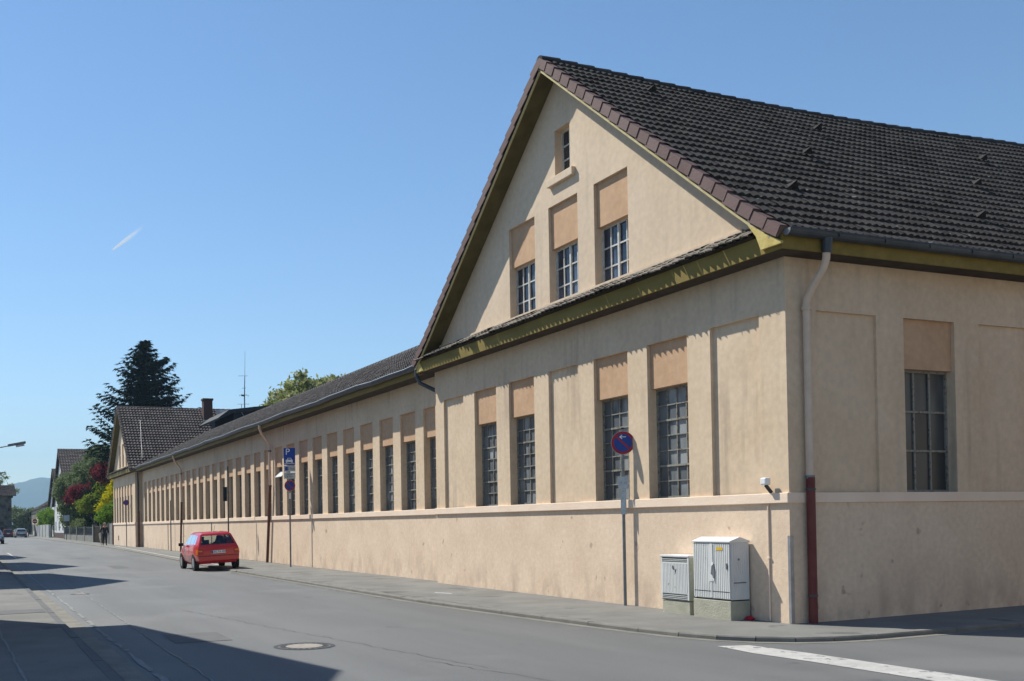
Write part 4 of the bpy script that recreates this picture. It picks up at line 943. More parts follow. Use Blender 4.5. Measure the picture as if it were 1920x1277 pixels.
    md = bo.modifiers.new('edges', 'EDGE_SPLIT'); md.split_angle = R(38)
    sg.build('side_window', glass, t); rg.build('rear_window', glass, t); wg.build('windscreen', glass, t)
    fl = MB(); fl.box(-1.7*sx, 1.6*sx, -.66*sy, .66*sy, .25*sz, .30*sz); fl.build('floor', M_['black'], t)
    st = MB()
    for y in (-.36, .36): st.box(-.35*sx, .1*sx, (y-.24)*sy, (y+.24)*sy, .3, .62*sz); st.box(-.50*sx, -.34*sx, (y-.23)*sy, (y+.23)*sy, .4, 1.02*sz); st.box(-.50*sx, -.41*sx, (y-.12)*sy, (y+.12)*sy, 1.04*sz, 1.24*sz)
    st.box(-1.28*sx, -1.1*sx, -.6*sy, .6*sy, .3, .95*sz)
    for y in (-.33, .33): st.box(-1.26*sx, -1.18*sx, (y-.12)*sy, (y+.12)*sy, .95*sz, 1.12*sz)
    st.build('seats', M_['car_seat'], t)
    # wheels
    rw = 0.285*sz
    for x in (-wb/2+0.02-.0, wb/2+0.02):
        for s_ in (1, -1):
            y = (.73)*sy*s_
            a = MB(); a.disc((x, (.8285*sy+0.001)*s_, rw+0.015), (0, 1, 0), rw*1.13, 0.0035*s_, 28); a.build('wheel_arch', M_['black'], t)
            w_ = MB(); y0, y1 = .655*sy*s_, .835*sy*s_
            w_.tube([(x, y0, rw), (x, y0+.02*s_, rw), (x, y1-.02*s_, rw), (x, y1, rw)], [rw*.92, rw, rw, rw*.93], 28); wo2 = w_.build('wheel', M_['rubber'], t)
            rm = MB(); rm.tube([(x, y1+.0005*s_, rw), (x, y1+.006*s_, rw)], [rw*.62, rw*.60], 22)
            rm.build('rim', M_['zinc_light'], wo2)
    # lamps, plate, trim
    for s_ in (1, -1):
        b = MB(); b.prism([S((-1.862, .765*s_, .60)), S((-1.862, .56*s_, .60)), S((-1.842, .56*s_, .79)), S((-1.835, .745*s_, .82))], (-.008, 0, 0)); lo_ = b.build('tail_lamp', M_['lamp_red'], t)
        b = MB(); b.prism([S((-1.859, .760*s_, .70)), S((-1.859, .60*s_, .70)), S((-1.852, .60*s_, .75)), S((-1.852, .758*s_, .75))], (-.014, 0, 0)); b.build('indicator', M_['lamp_orange'], lo_)
        b = MB(); b.prism([S((-1.86, .772*s_, .60)), S((-1.70, .822*s_, .60)), S((-1.68, .808*s_, .79)), S((-1.835, .757*s_, .79))], (0, .004*s_, 0)); b.build('lamp_side', M_['lamp_orange'], lo_)
        b = MB(); b.prism([S((1.84, .64*s_, .55)), S((1.87, .40*s_, .55)), S((1.84, .40*s_, .66)), S((1.80, .60*s_, .66))], (.006, 0, 0)); b.build('headlight', M_['lamp_clear'], t)
        b = MB(); b.box(.56*sx, .70*sx, (.84*s_-.0)*sy, (.84*s_+.17*s_)*sy, .90*sz, 1.02*sz); b.build('wing_mirror', M_['black'], t, bevel=0.02)
        b = MB(); b.box(-.8*sx, .85*sx, .828*sy*s_, .838*sy*s_, .545*sz, .585*sz); b.build('side_strip', M_['black'] if bumper is None else bumper, t)
        for x in (-.42, .72): b = MB(); b.box((x-.004)*sx, (x+.004)*sx, .8265*sy*s_, .8295*sy*s_, .30*sz, .84*sz); b.build('door_gap', M_['black'], t)
    b = MB(); b.prism([S((-1.868, -.74, .36)), S((-1.868, .74, .36)), S((-1.868, .755, .53)), S((-1.868, -.755, .53))], (-.02, 0, 0)); b.build('rear_bumper', bumper or paint, t, bevel=0.012)
    b = MB(); b.box(-1.872*sx, -1.862*sx, -.74*sy, .74*sy, .54*sz, .552*sz); b.build('bumper_gap', M_['black'], t)
    px_ = -1.868*sx
    b = MB(); b.box(px_-.012, px_, -.26, .26, .625*sz, .735*sz); po = b.build('number_plate', M_['white'], t)
    b = MB(); b.box(px_-.014, px_-.0125, .215, .258, .628*sz, .732*sz); b.build('plate_band', M_['sign_blue'], po)
    if plate:
        text_mesh('plate_lettering', plate, 0.10, M_['black'], po, Matrix.Translation((px_-.0145, -.02, .68*sz)) @ Matrix(((0, 0, -1, 0), (-1, 0, 0, 0), (0, 1, 0, 0), (0, 0, 0, 1))))
    b = MB(); b.tube([S((-1.15, 0, 1.40)), S((-1.45, 0, 1.66))], .006, 5); b.build('aerial', M_['black'], t)
    b = MB(); b.tube([S((-1.84, 0, .955)), S((-1.74, .28, 1.02))], .010, 5); b.build('wiper', M_['black'], t)
    return t
KH = 0.075
car('red three-door hatchback parked half on the pavement beside the wing wall', M_['paint_red'], (-27.88, -2.93, G(-28)-0.065+0.03), R(180)-0.01, roll=R(-2.2), plate='OG TA 499', clear=True, bumper=M_['paint_red'])
car('silver estate car driving away at the far end of the street', M_['paint_silver'], (-167, -3.15, 0.28), R(181), L=4.4, W=1.75, H=1.46, wb=2.6, plate='KB L 214', clear=False, group='distant cars in the street', bumper=M_['car_seat'])
car('dark red car half hidden left of the silver estate car', M_['paint_maroon'], (-176, -4.75, 0.29), R(181), L=4.1, W=1.7, H=1.42, wb=2.5, group='distant cars in the street')
car('dark grey car cut by the left edge of the picture', M_['paint_dark'], (-101, -8.75, G(-101)-0.065), R(1), L=4.2, W=1.72, H=1.44, wb=2.5, group='distant cars in the street')
# ------------------------------------------------------------------ trees
def leaf(mb, c, s, rnd, elong=1.0):
    a = Vector((rnd.gauss(0, 1), rnd.gauss(0, 1), rnd.gauss(0, 1))).normalized(); b = a.orthogonal().normalized()
    b.rotate(Matrix.Rotation(rnd.uniform(0, 6.28), 3, a)); d = a.cross(b)
    b *= s*elong; d *= s*0.6
    mb.face(c-b, c-d*0.9, c+b, c+d*0.9)
def leafy_tree(name, label, cat, base, lobes, nclump, per, size, m, group=None, rc=0.55, trunk=0.18, seed=1, shell=0.55, kind=None):
    """lobes: (centre, radii) in world space"""
    rnd = random.Random(seed); t = thing(name, label, cat, base, 0, group); B = Vector(base)
    mb = MB(); tips = []
    tot = sum(r[0]*r[1]*r[2] for c, r in lobes)
    for c, r in lobes:
        k = max(3, int(nclump*(r[0]*r[1]*r[2])/tot)); c = Vector(c)
        for _ in range(k):
            d = Vector((rnd.gauss(0, 1), rnd.gauss(0, 1), rnd.gauss(0, 1))).normalized(); q = rnd.uniform(shell, 1.0)**0.6*rnd.uniform(0.82, 1.12)
            p = c + Vector((d.x*r[0], d.y*r[1], d.z*r[2]))*q
            if rnd.random() < 0.16: continue
            tips.append(p); cr = rc*rnd.uniform(0.55, 1.35)
            for __ in range(per):
                g = Vector((rnd.gauss(0, .5), rnd.gauss(0, .5), rnd.gauss(0, .38)))*cr
                leaf(mb, p+g-B, size*rnd.uniform(0.6, 1.4), rnd, 1.2)
    mb.build('crown', m, t)
    if trunk:
        tr = MB(); top = Vector(lobes[0][0])
        tr.tube([(0, 0, -0.2), (0.05, 0.03, (top.z-B.z)*0.35), ((top.x-B.x)*0.6, (top.y-B.y)*0.6, (top.z-B.z)*0.75), tuple(top-B)], [trunk*1.25, trunk, trunk*0.7, trunk*0.3], 8)
        tr.build('trunk', M_['bark'], t)
        lb_ = MB()
        for p in rnd.sample(tips, min(14, len(tips))):
            s0 = Vector((0.05, 0.03, (top.z-B.z)*rnd.uniform(0.3, 0.8))); e_ = p-B; mid = s0.lerp(e_, 0.5)+Vector((0, 0, 0.25))
            lb_.tube([s0, mid, e_], [trunk*0.4, trunk*0.22, trunk*0.06], 5)
        lb_.build('limbs', M_['bark'], t)
    return t
# tall conifer
rnd = random.Random(4)
ct = thing('conifer', 'tall dark conifer rising behind the roof of the far gabled hall', 'tree', (-88, 4.3, 0.3))
tr = MB(); tr.tube([(0, 0, -0.3), (0, 0, 8), (0, 0, 15), (0, 0, 18.9)], [0.38, 0.28, 0.13, 0.03], 10); tr.build('trunk', M_['bark'], ct)
nb = MB(); bb = MB(); z = 7.4
while z < 18.7:
    rz = (18.9-z); rad = min(0.15+rz*1.0, 2.0+rz*0.31)
    for k in range(14 if z < 15 else 10):
        a = rnd.uniform(0, 6.283); L_ = rad*rnd.uniform(0.40, 1.12)
        if math.sin(a) < -0.2 and z < 11: L_ *= 1.12
        d = Vector((math.cos(a), math.sin(a), 0)); sd = Vector((-d.y, d.x, 0)); up_ = rnd.uniform(-0.02, 0.38)
        N_ = max(4, int(L_/0.28)); pts = []
        for i in range(N_+1):
            f = i/N_; p = d*L_*f + Vector((0, 0, z - 0.30*L_*f*(1-f)*1.6 + up_*L_*f*f)); pts.append(p)
        bb.tube([pts[0], pts[len(pts)//2], pts[-1]], [0.05, 0.03, 0.008], 4)
        for i in range(1, N_+1):
            f = i/N_; w_ = (0.30+0.85*(1-f))*min(1, L_/2.0)*rnd.uniform(0.7, 1.25)
            for s_ in (-1, 1):
                for q in range(6):
                    o = pts[i] + sd*s_*w_*rnd.uniform(0.0, 0.75) + d*rnd.uniform(-0.15, 0.15)
                    tip = o + sd*s_*rnd.uniform(0.14, 0.34) + d*rnd.uniform(0.10, 0.32) + Vector((0, 0, rnd.uniform(-0.24, 0.08)))
                    wd = Vector((0, 0, 1)).cross(tip-o).normalized()*rnd.uniform(0.06, 0.13); wz = Vector((0, 0, rnd.uniform(-.06, .06)))
                    nb.face(o-wd, tip+wz, o+wd, o-(tip-o)*0.35)
    z += rnd.uniform(0.24, 0.42)
nb.build('needles', M_['leaf_conifer'], ct); bb.build('branches', M_['bark'], ct)
leafy_tree('chestnut_tree', 'round pale green flowering chestnut tree behind the wing roof', 'tree', (-75, 16.5, 0.3), [((-75, 16.4, 10.1), (4.5, 5.0, 4.1)), ((-76, 20.8, 10.3), (4, 4.6, 4.4)), ((-75, 13.4, 9.6), (2.6, 2.4, 2.4)), ((-76, 18.6, 10.9), (3.5, 3.8, 3.3))], 1300, 85, 0.19, M_['leaf_chestnut'], rc=0.62, trunk=0.3, seed=3)
leafy_tree('broadleaf_tree', 'large grey-green broadleaf tree left of the conifer', 'tree', (-118, 3.8, 0.3), [((-118, 3.6, 8.3), (4.0, 3.0, 2.7)), ((-118, 6.0, 8.0), (4, 3.0, 3.2)), ((-120, 1.6, 7.2), (2.8, 1.6, 1.8)), ((-118, 3.6, 9.9), (3.0, 2.0, 1.5))], 520, 50, 0.16, M_['leaf_green'], rc=0.55, trunk=0.25, seed=5, group='trees in the garden beyond the far hall')
leafy_tree('broadleaf_tree', 'mid-green tree in front of the steep roof of the white house', 'tree', (-127, 1.6, 0.3), [((-126, 0.5, 6.4), (2.0, 1.5, 2.2)), ((-125, 0.9, 3.9), (2.2, 1.5, 1.9))], 330, 56, 0.15, M_['leaf_pale'], rc=0.5, trunk=0.16, seed=6, group='trees in the garden beyond the far hall')
leafy_tree('shade_dark_tree', 'dark foliage coloured as the shaded underside of the garden trees', 'tree', (-106, 2.4, 0.3), [((-106, 2.0, 4.0), (3.0, 2.0, 2.2)), ((-112, 1.8, 4.2), (3.0, 1.4, 1.7)), ((-100, 2.6, 5.0), (3, 2.0, 2.6)), ((-104, 3.0, 2.0), (2.5, 1.6, 1.5))], 420, 44, 0.17, M_['leaf_dark'], rc=0.55, trunk=0.2, seed=8, group='trees in the garden beyond the far hall')  # dark underside of the crowns: shade put into the leaf colour
leafy_tree('copper_tree', 'dark red copper-leaved tree above the garden fence', 'tree', (-109, 1.0, 0.3), [((-108, 0.55, 5.5), (1.6, 1.5, 0.85)), ((-106, 1.5, 5.9), (1.3, 0.9, 0.7)), ((-110, -0.2, 4.9), (1.1, 0.9, 0.5))], 130, 44, 0.12, M_['leaf_red'], rc=0.40, trunk=0.10, seed=9, group='trees in the garden beyond the far hall')
leafy_tree('copper_tree', 'second red-leaved tree close against the eave of the far hall', 'tree', (-96, 2.0, 0.3), [((-96, 1.7, 7.2), (1.4, 1.5, 0.9)), ((-93, 2.3, 6.5), (1.0, 0.7, 1.1))], 110, 40, 0.12, M_['leaf_red'], rc=0.40, trunk=0.10, seed=10, group='trees in the garden beyond the far hall')
leafy_tree('yellow_green_tree', 'yellow-green bushy tree beneath the copper tree', 'tree', (-101, 1.0, 0.3), [((-101, 0.9, 4.2), (1.6, 1.35, 1.0)), ((-98, 1.6, 5.6), (1.3, 1.0, 1.1)), ((-104, 0.3, 4.0), (1.2, 0.8, .7))], 170, 44, 0.11, M_['leaf_olive'], rc=0.40, trunk=0.1, seed=11, group='trees in the garden beyond the far hall')
leafy_tree('yellow_shrub', 'bright yellow flowering shrub beside the far hall', 'shrub', (-88, 1.2, 0.3), [((-87, 1.15, 5.2), (0.8, 0.55, 0.9)), ((-88, 0.85, 4.2), (0.8, 0.65, 0.8)), ((-89, 0.4, 3.5), (0.7, 0.55, 0.5))], 110, 50, 0.085, M_['leaf_yellow'], rc=0.30, trunk=0.05, seed=12)
leafy_tree('climbing_hedge', 'bright green leafy hedge hanging over the garden wall next to the far hall', 'hedge', (-83.5, 0.9, 0.3), [((-83, 0.30, 2.9), (1.3, 1.05, 0.75)), ((-82, 0.85, 3.6), (0.9, 0.6, 0.9)), ((-84.5, -0.05, 2.3), (1.1, 0.8, 0.35))], 150, 48, 0.085, M_['leaf_lime'], rc=0.30, trunk=0.05, seed=13)
leafy_tree('shrub', 'pale green bush behind the iron fence panels', 'shrub', (-112, 0.9, 0.3), [((-112, 0.9, 1.9), (2.4, 0.8, 0.9)), ((-118, 0.9, 1.7), (2.2, 0.8, 0.9))], 110, 40, 0.10, M_['leaf_pale'], rc=0.35, trunk=0.04, seed=14)
leafy_tree('climbing_bush', 'light green bush spilling over the grey boundary wall', 'shrub', (-163, 1.2, 0.35), [((-163, 0.9, 3.5), (4.5, 0.9, 1.4)), ((-174, 0.9, 3.2), (5, 1.0, 1.4))], 190, 40, 0.14, M_['leaf_lime'], rc=0.45, trunk=0.05, seed=15)
leafy_tree('broadleaf_tree', 'distant green tree at the end of the street behind the silver car', 'tree', (-262, 0.5, 0.38), [((-262, 0.5, 4.0), (4, 2.6, 3.0)), ((-264, 3.4, 3.8), (4, 2.4, 2.9))], 240, 40, 0.22, M_['leaf_pale'], rc=0.7, trunk=0.2, seed=16, group='trees at the end of the street')
leafy_tree('broadleaf_tree', 'distant low tree between the traffic light and the house row', 'tree', (-285, 7.0, 0.38), [((-285, 7.0, 3.6), (4, 3.6, 3.4))], 160, 40, 0.24, M_['leaf_green'], rc=0.7, trunk=0.2, seed=17, group='trees at the end of the street')
leafy_tree('broadleaf_tree', 'thin-leaved tree top showing over the dark stone house at the left edge', 'tree', (-214, -5.0, 0.38), [((-214, -4.4, 12.2), (2.0, 1.3, 1.5)), ((-214, -2.7, 9.7), (2, 1.6, .9)), ((-214, -6, 10.5), (2, 2, 1.6))], 70, 26, 0.14, M_['leaf_pale'], rc=0.5, trunk=0.14, seed=18, group='trees at the end of the street')
# ------------------------------------------------------------------ garden walls, fence, gate
b = MB(); b.box(-84.8, -78.2, 0.0, 0.25, 0.0, 2.0); 
for x in (-84.9, -81.8, -79.2): b.box(x-0.22, x+0.22, -0.05, 0.30, 0.0, 2.08)
gw = b.build('garden_wall', M_['fence_stone']); tag(gw, 'weathered pale stone garden wall under the bright green hedge', 'wall')
gt_ = thing('garden_gate', 'dark solid wooden gate between stone piers left of the walking man', 'gate', (-90.5, 0.1, G(-90)))
b = MB(); b.box(-2.9, 2.7, -0.02, 0.04, 0.05, 1.55); 
for k in range(14): b.box(-2.9+k*0.41, -2.84+k*0.41, -0.045, -0.0205, 0.05, 1.5)
b.build('gate_leaf', M_['wood_dark'], gt_)
for x in (-3.2, 3.0):
    b = MB(); b.box(x-0.22, x+0.22, -0.15, 0.25, -0.1, 1.62); b.box(x-0.26, x+0.26, -0.19, 0.29, 1.62, 1.70); b.build('gate_pier', M_['fence_stone'], gt_)
fe = thing('iron_fence', 'low stone plinth with dark upright iron railings along the garden', 'fence', (-110, 0.1, 0.28))
b = MB(); b.box(-15.5, 16.3, -0.1, 0.2, -0.3, 0.62); b.build('plinth', M_['fence_stone'], fe)
b = MB()
for k in range(150): x = -15.3+k*0.21; b.box(x-0.012, x+0.012, 0.03, 0.054, 0.62, 1.5)
b.box(-15.4, 16.2, 0.02, 0.06, 1.38, 1.42); b.box(-15.4, 16.2, 0.02, 0.06, 0.72, 0.75); b.build('railing', M_['pole_dark'], fe)
for x in (-15.4, -7.6, 0.2, 8.2, 16.0):
    b = MB(); b.box(x-0.2, x+0.2, -0.14, 0.24, -0.3, 1.55); b.build('fence_post', M_['fence_stone'], fe)
b = MB(); b.box(-184, -150.5, 0.0, 0.25, 0.0, 2.25)
for k in range(6): b.box(-184+k*6.6, -183.6+k*6.6, -0.06, 0.0, 0.0, 2.3)
tag(b.build('boundary_wall', M_['grey_wall']), 'long plain grey rendered boundary wall beyond the white house', 'wall')
# ------------------------------------------------------------------ houses on the right, further on
def house(label, x0, x1, y0, y1, zg, ze, zr, wallm, roofm, wins=(), ov=0.4, axis='y', name='house', side_wins=(), socle=None):
    """axis: direction of the ridge"""
    t = thing(name, label, 'house', ((x0+x1)/2, (y0+y1)/2, zg)); O = Vector(((x0+x1)/2, (y0+y1)/2, zg)); T = Matrix.Translation(-O)
    def bld(mb, nm, m, par=t):
        o = mb.build(nm, m, par); o.data.transform(T); return o
    w = MB()
    if axis == 'y':
        xm = (x0+x1)/2
        for y in (y0, y1): w.face((x0, y, zg-.3), (x1, y, zg-.3), (x1, y, ze), (xm, y, zr-.05), (x0, y, ze))
        for x in (x0, x1): w.face((x, y0, zg-.3), (x, y1, zg-.3), (x, y1, ze), (x, y0, ze))
    else:
        ym = (y0+y1)/2
        for x in (x0, x1): w.face((x, y0, zg-.3), (x, y1, zg-.3), (x, y1, ze), (x, ym, zr-.05), (x, y0, ze))
        for y in (y0, y1): w.face((x0, y, zg-.3), (x1, y, zg-.3), (x1, y, ze), (x0, y, ze))
    bld(w, 'wall', wallm)
    r = MB()
    if axis == 'y':
        s = (zr-ze)/(xm-x0)
        tiles(r, [(xm, zr+.05), (x1+ov, ze-ov*s+.05)], y0-ov, y1+ov, lambda a, y, z: (a, y, z), 0.42, 0.34, 0.09, 3, 0.09)
        ro_ = bld(r, 'roof', roofm)
        r = MB(); tiles(r, [(xm, zr+.05), (x0-ov, ze-ov*s+.05)], y0-ov, y1+ov, lambda a, y, z: (a, y, z), 0.42, 0.34, 0.09, 3, 0.09); bld(r, 'roof_far_slope', roofm, ro_)
        r = MB(); r.tube([(xm, y0-ov, zr+.06), (xm, y1+ov, zr+.06)], .12, 8)
        r.prism([(x1+ov, y0-ov, ze-ov*s-.02), (xm, y0-ov, zr-.02), (x0-ov, y0-ov, ze-ov*s-.02), (x0-ov, y0-ov, ze-ov*s-.2), (xm, y0-ov, zr-.22), (x1+ov, y0-ov, ze-ov*s-.2)], (0, .05, 0)); bld(r, 'ridge', roofm, ro_)
    else:
        s = (zr-ze)/(ym-y0)
        tiles(r, [(-ym, zr+.05), (-(y0-ov), ze-ov*s+.05)], x0-ov, x1+ov, lambda a, y, z: (y, -a, z), 0.42, 0.34, 0.09, 3, 0.09)
        ro_ = bld(r, 'roof', roofm)
        r = MB(); tiles(r, [(ym, zr+.05), (y1+ov, ze-ov*s+.05)], x0-ov, x1+ov, lambda a, y, z: (y, a, z), 0.42, 0.34, 0.09, 3, 0.09); bld(r, 'roof_far_slope', roofm, ro_)
        r = MB(); r.tube([(x0-ov, ym, zr+.06), (x1+ov, ym, zr+.06)], .12, 8); bld(r, 'ridge', roofm, ro_)
    for (u, z, ww, hh) in wins:          # windows on the street front (y0 side)
        g = MB(); g.box(u-ww/2-.08, u+ww/2+.08, y0-.03, y0-.004, z-.08, z+hh+.08); go_ = bld(g, 'window', M_['offwhite'])
        g = MB(); g.box(u-ww/2, u+ww/2, y0-.045, y0-.031, z, z+hh); bld(g, 'pane', M_['glass_dark'], go_)
    for (v, z, ww, hh) in side_wins:     # windows on the x1 side
        g = MB(); g.box(x1+.004, x1+.03, v-ww/2-.08, v+ww/2+.08, z-.08, z+hh+.08); go_ = bld(g, 'window', M_['offwhite'])
        g = MB(); g.box(x1+.031, x1+.045, v-ww/2, v+ww/2, z, z+hh); bld(g, 'pane', M_['glass_dark'], go_)
    if socle:
        g = MB(); g.box(x0-.02, x1+.02, y0-.03, y0+.3, zg-.2, zg+.75); bld(g, 'plinth', socle)
    return t
house('white house with steep brown tiled roof and red-brown plinth beyond the garden', -150, -127, 0.75, 14, 0.3, 5.0, 12.35, M_['white_render'], M_['tile_brown'], [(-147.5, 1.4, .9, 1.2), (-142, 1.4, 1, 1.2), (-136, 1.4, 1, 1.2), (-131, 1.4, 1, 1.2), (-141, 4.4, 1, 1.3), (-136, 4.4, 1, 1.3), (-138.5, 8.3, .9, 1.1)], 0.4, socle=M_['brick'])
house('second steep-roofed house standing just behind the white one', -172, -152, 1.7, 14, 0.35, 5.2, 10.9, M_['white_render'], M_['tile_brown'], [(-168, 1.6, 1, 1.3), (-160, 1.6, 1, 1.3), (-156, 1.6, 1, 1.3)], 0.4)
for i, (x0, x1, zr, lab) in enumerate(((-206, -186, 8.3, 'nearest cream terraced house of the distant row past the grey wall'), (-232, -207, 8.8, 'middle terraced house of the distant row with dark roof'), (-262, -233, 8.4, 'farthest terraced house of the distant row beside the small trees'))):
    o = house(lab, x0, x1, 2.6 + i*0.6, 11+i*.6, 0.38, 5.9, zr, M_['cream_render'], M_['tile_brown'], [(x0+2+k*3.2, z_, 1.1, 1.5) for k in range(int((x1-x0)/3.3)) for z_ in (1.2, 3.9)], 0.35, axis='x'); o['group'] = 'distant row of terraced houses'
lbd = house('dark rubble stone house with heavy brown roof at the left edge of the picture', -196, -184, -16, -3.75, 0.35, 7.6, 9.4, M_['stone_dark'], M_['tile_brown'], (), 0.75, axis='y', side_wins=[(-13.2, 1.6, 1.1, 1.7), (-10.0, 1.6, 1.1, 1.7), (-6.9, 1.6, 1.1, 1.7), (-13.2, 4.6, 1.1, 1.7), (-10, 4.6, 1.1, 1.7), (-6.9, 4.6, 1.1, 1.7)])
house('small pale house far away under the trees at the street end', -300, -288, 4.5, 9.5, 0.38, 2.8, 5.0, M_['grey_render'], M_['slate'], [(-295, 1.0, 1, 1.2)], 0.3, axis='x')
# houses on the near side of the street (out of the frame, they throw the gabled shadows)
def gable_house(label, xl, xa, xr, yv, yb, hl, ha, hr, wl, wr, wallm):
    t = thing('gabled_house', label, 'house', ((wl+wr)/2, yv-0.3, 0), 0, 'houses across the street'); O = Vector(((wl+wr)/2, yv-0.3, 0)); T = Matrix.Translation(-O)
    def bld(mb, nm, m, par=t):
        o = mb.build(nm, m, par); o.data.transform(T); return o
    y0 = yv-0.5; w = MB()
    zl = hl+(ha-hl)*(wl-xl)/(xa-xl)-.12; zr_ = hr+(ha-hr)*(xr-wr)/(xr-xa)-.12
    for y in (y0, yb): w.face((wl, y, -.3), (wr, y, -.3), (wr, y, zr_), (xa, y, ha-.12), (wl, y, zl))
    w.face((wl, y0, -.3), (wl, yb, -.3), (wl, yb, zl), (wl, y0, zl)); w.face((wr, y0, -.3), (wr, yb, -.3), (wr, yb, zr_), (wr, y0, zr_)); bld(w, 'wall', wallm)
    r = MB(); r.prism([(xl, yv, hl), (xa, yv, ha), (xr, yv, hr), (xr, yv, hr-.18), (xa, yv, ha-.2), (xl, yv, hl-.18)], (0, yb-.4-yv, 0)); bld(r, 'roof', M_['tile_brown'])
    for z in (1.1, 4.0):
        for u in (wl+1.6, (wl+wr)/2, wr-1.6):
            g = MB(); g.box(u-.65, u+.65, y0+.004, y0+.03, z-.08, z+1.5); go_ = bld(g, 'window', M_['offwhite'])
            g = MB(); g.box(u-.55, u+.55, y0+.031, y0+.045, z, z+1.4); bld(g, 'pane', M_['glass_dark'], go_)
gable_house('gabled cream house opposite the corner hall, nearest to the viewer', -11.22, -6.31, -1.4, -12.06, -22, 6.8, 9.75, 6.8, -10.35, -2.2, M_['cream_render'])
gable_house('tall gabled grey house across the street, second from the viewer', -33.9, -29.4, -22.9, -12.06, -23, 7.3, 11.3, 7.0, -33.2, -23.6, M_['grey_render'])
gable_house('gabled house across the street, third from the viewer', -46.5, -42.4, -36.2, -12.06, -22, 7.2, 11.0, 6.7, -45.8, -36.9, M_['cream_render'])
gable_house('farthest gabled house across the street', -59.5, -54.9, -50.5, -12.06, -22, 6.2, 8.2, 6.2, -58.9, -51.1, M_['grey_render'])
oh = thing('bounce_house', 'unseen cream house added across the side street to bounce warm light', 'house', (15, 12, 0.0), 0, 'houses across the street')  # unseen house, added so its sunlit front warms the shaded side wall
w = MB(); w.box(-5.4, 6, -11, 11, -0.3, 7.6); w.build('wall', M_['cream_light'], oh)
w = MB(); w.prism([(-5.9, -11.4, 7.5), (6.5, -11.4, 7.5), (0.3, -11.4, 11.6)], (0, 22.8, 0)); w.build('roof', M_['tile_brown'], oh)
for z_ in (1.2, 4.4):
    for k in range(6):
        g = MB(); g.box(-5.43, -5.404, -9.3+k*3.4, -8.1+k*3.4, z_, z_+1.6); go_ = g.build('window', M_['offwhite'], oh)
        g = MB(); g.box(-5.445, -5.431, -9.2+k*3.4, -8.2+k*3.4, z_+.1, z_+1.5); g.build('pane', M_['glass_dark'], go_)
strip('pavement_side', [(7.9, 0.8), (7.9, 10), (7.9, 30)], [(9.7, 0.8), (9.7, 10), (9.7, 30)], 0.0, 0.0, M_['pave'])
# ------------------------------------------------------------------ street lamps, traffic light
def lamp(x, label):
    t = thing('street_lamp', label, 'street lamp', (x, -11.3, G(x)), 0, 'street lamps on the opposite pavement')
    b = MB(); b.tube([(0, 0, -0.05), (0, 0, 5.3), (0, .15, 5.62), (0, .55, 5.80), (0, 2.1, 6.14)], [.075, .055, .05, .04, .03], 10); b.build('pole', M_['pole'], t)
    b = MB(); b.prism([(-.11, 2.02, 6.08), (.11, 2.02, 6.08), (.14, 2.95, 6.27), (-.14, 2.95, 6.27)], (0, -.02, .14)); hd = b.build('lamp_head', M_['pole'], t, bevel=0.03)
    b = MB(); b.prism([(-.10, 2.42, 6.15), (.10, 2.42, 6.15), (.11, 2.85, 6.24), (-.11, 2.85, 6.24)], (0, .03, -.09)); b.build('lamp_glass', M_['offwhite'], hd)
lamp(-50, 'grey street lamp head on a long curved arm reaching in at the left edge')
lamp(-86, 'farther street lamp arm, lower at the left edge beside the tree top')
tl = thing('traffic_light', 'traffic light pole with round red sign at the far end of the street', 'traffic light', (-175, -1.55, 0.36))
b = MB(); b.tube([(0, 0, -.05), (0, 0, 4.7)], .08, 8); b.tube([(0, 0, 4.55), (0, -6.6, 4.75)], .03, 6); b.build('pole', M_['pole_dark'], tl)
b = MB(); b.box(.09, .35, -.16, .16, 2.6, 3.5); b.build('signal_head', M_['black'], tl)
b = MB(); b.box(.0, .24, -3.15, -2.85, 4.3, 5.1); b.build('signal_head', M_['black'], tl)
b = MB(); b.disc((.36, 0, 3.34), (1, 0, 0), .10, .02, 16); b.build('red_lens', M_['lamp_red'], tl)
b = MB(); b.disc((.25, -3.0, 4.92), (1, 0, 0), .10, .02, 16); b.build('red_lens', M_['lamp_red'], tl)
b = MB(); b.disc((.1, 1.05, 2.55), (1, 0, 0), .40, .02, 28); rr_ = b.build('round_sign', M_['sign_red'], tl)
b = MB(); b.box(.125, .13, .77, 1.33, 2.49, 2.61); b.build('white_bar', M_['white'], rr_)
b = MB(); b.tube([(.05, 1.05, -.05), (.05, 1.05, 2.5)], .04, 8); b.build('sign_pole', M_['pole_dark'], rr_)
gs = thing('grey_sign', 'small grey rectangular sign on a pole in front of the white house', 'traffic sign', (-117, -0.45, 0.28))
b = MB(); b.tube([(0, 0, 0), (0, 0, 2.9)], .04, 8); b.build('pole', M_['pole_dark'], gs)
b = MB(); b.box(.04, .06, -.33, .33, 2.2, 2.9); b.build('sign_plate', M_['sign_grey'], gs)
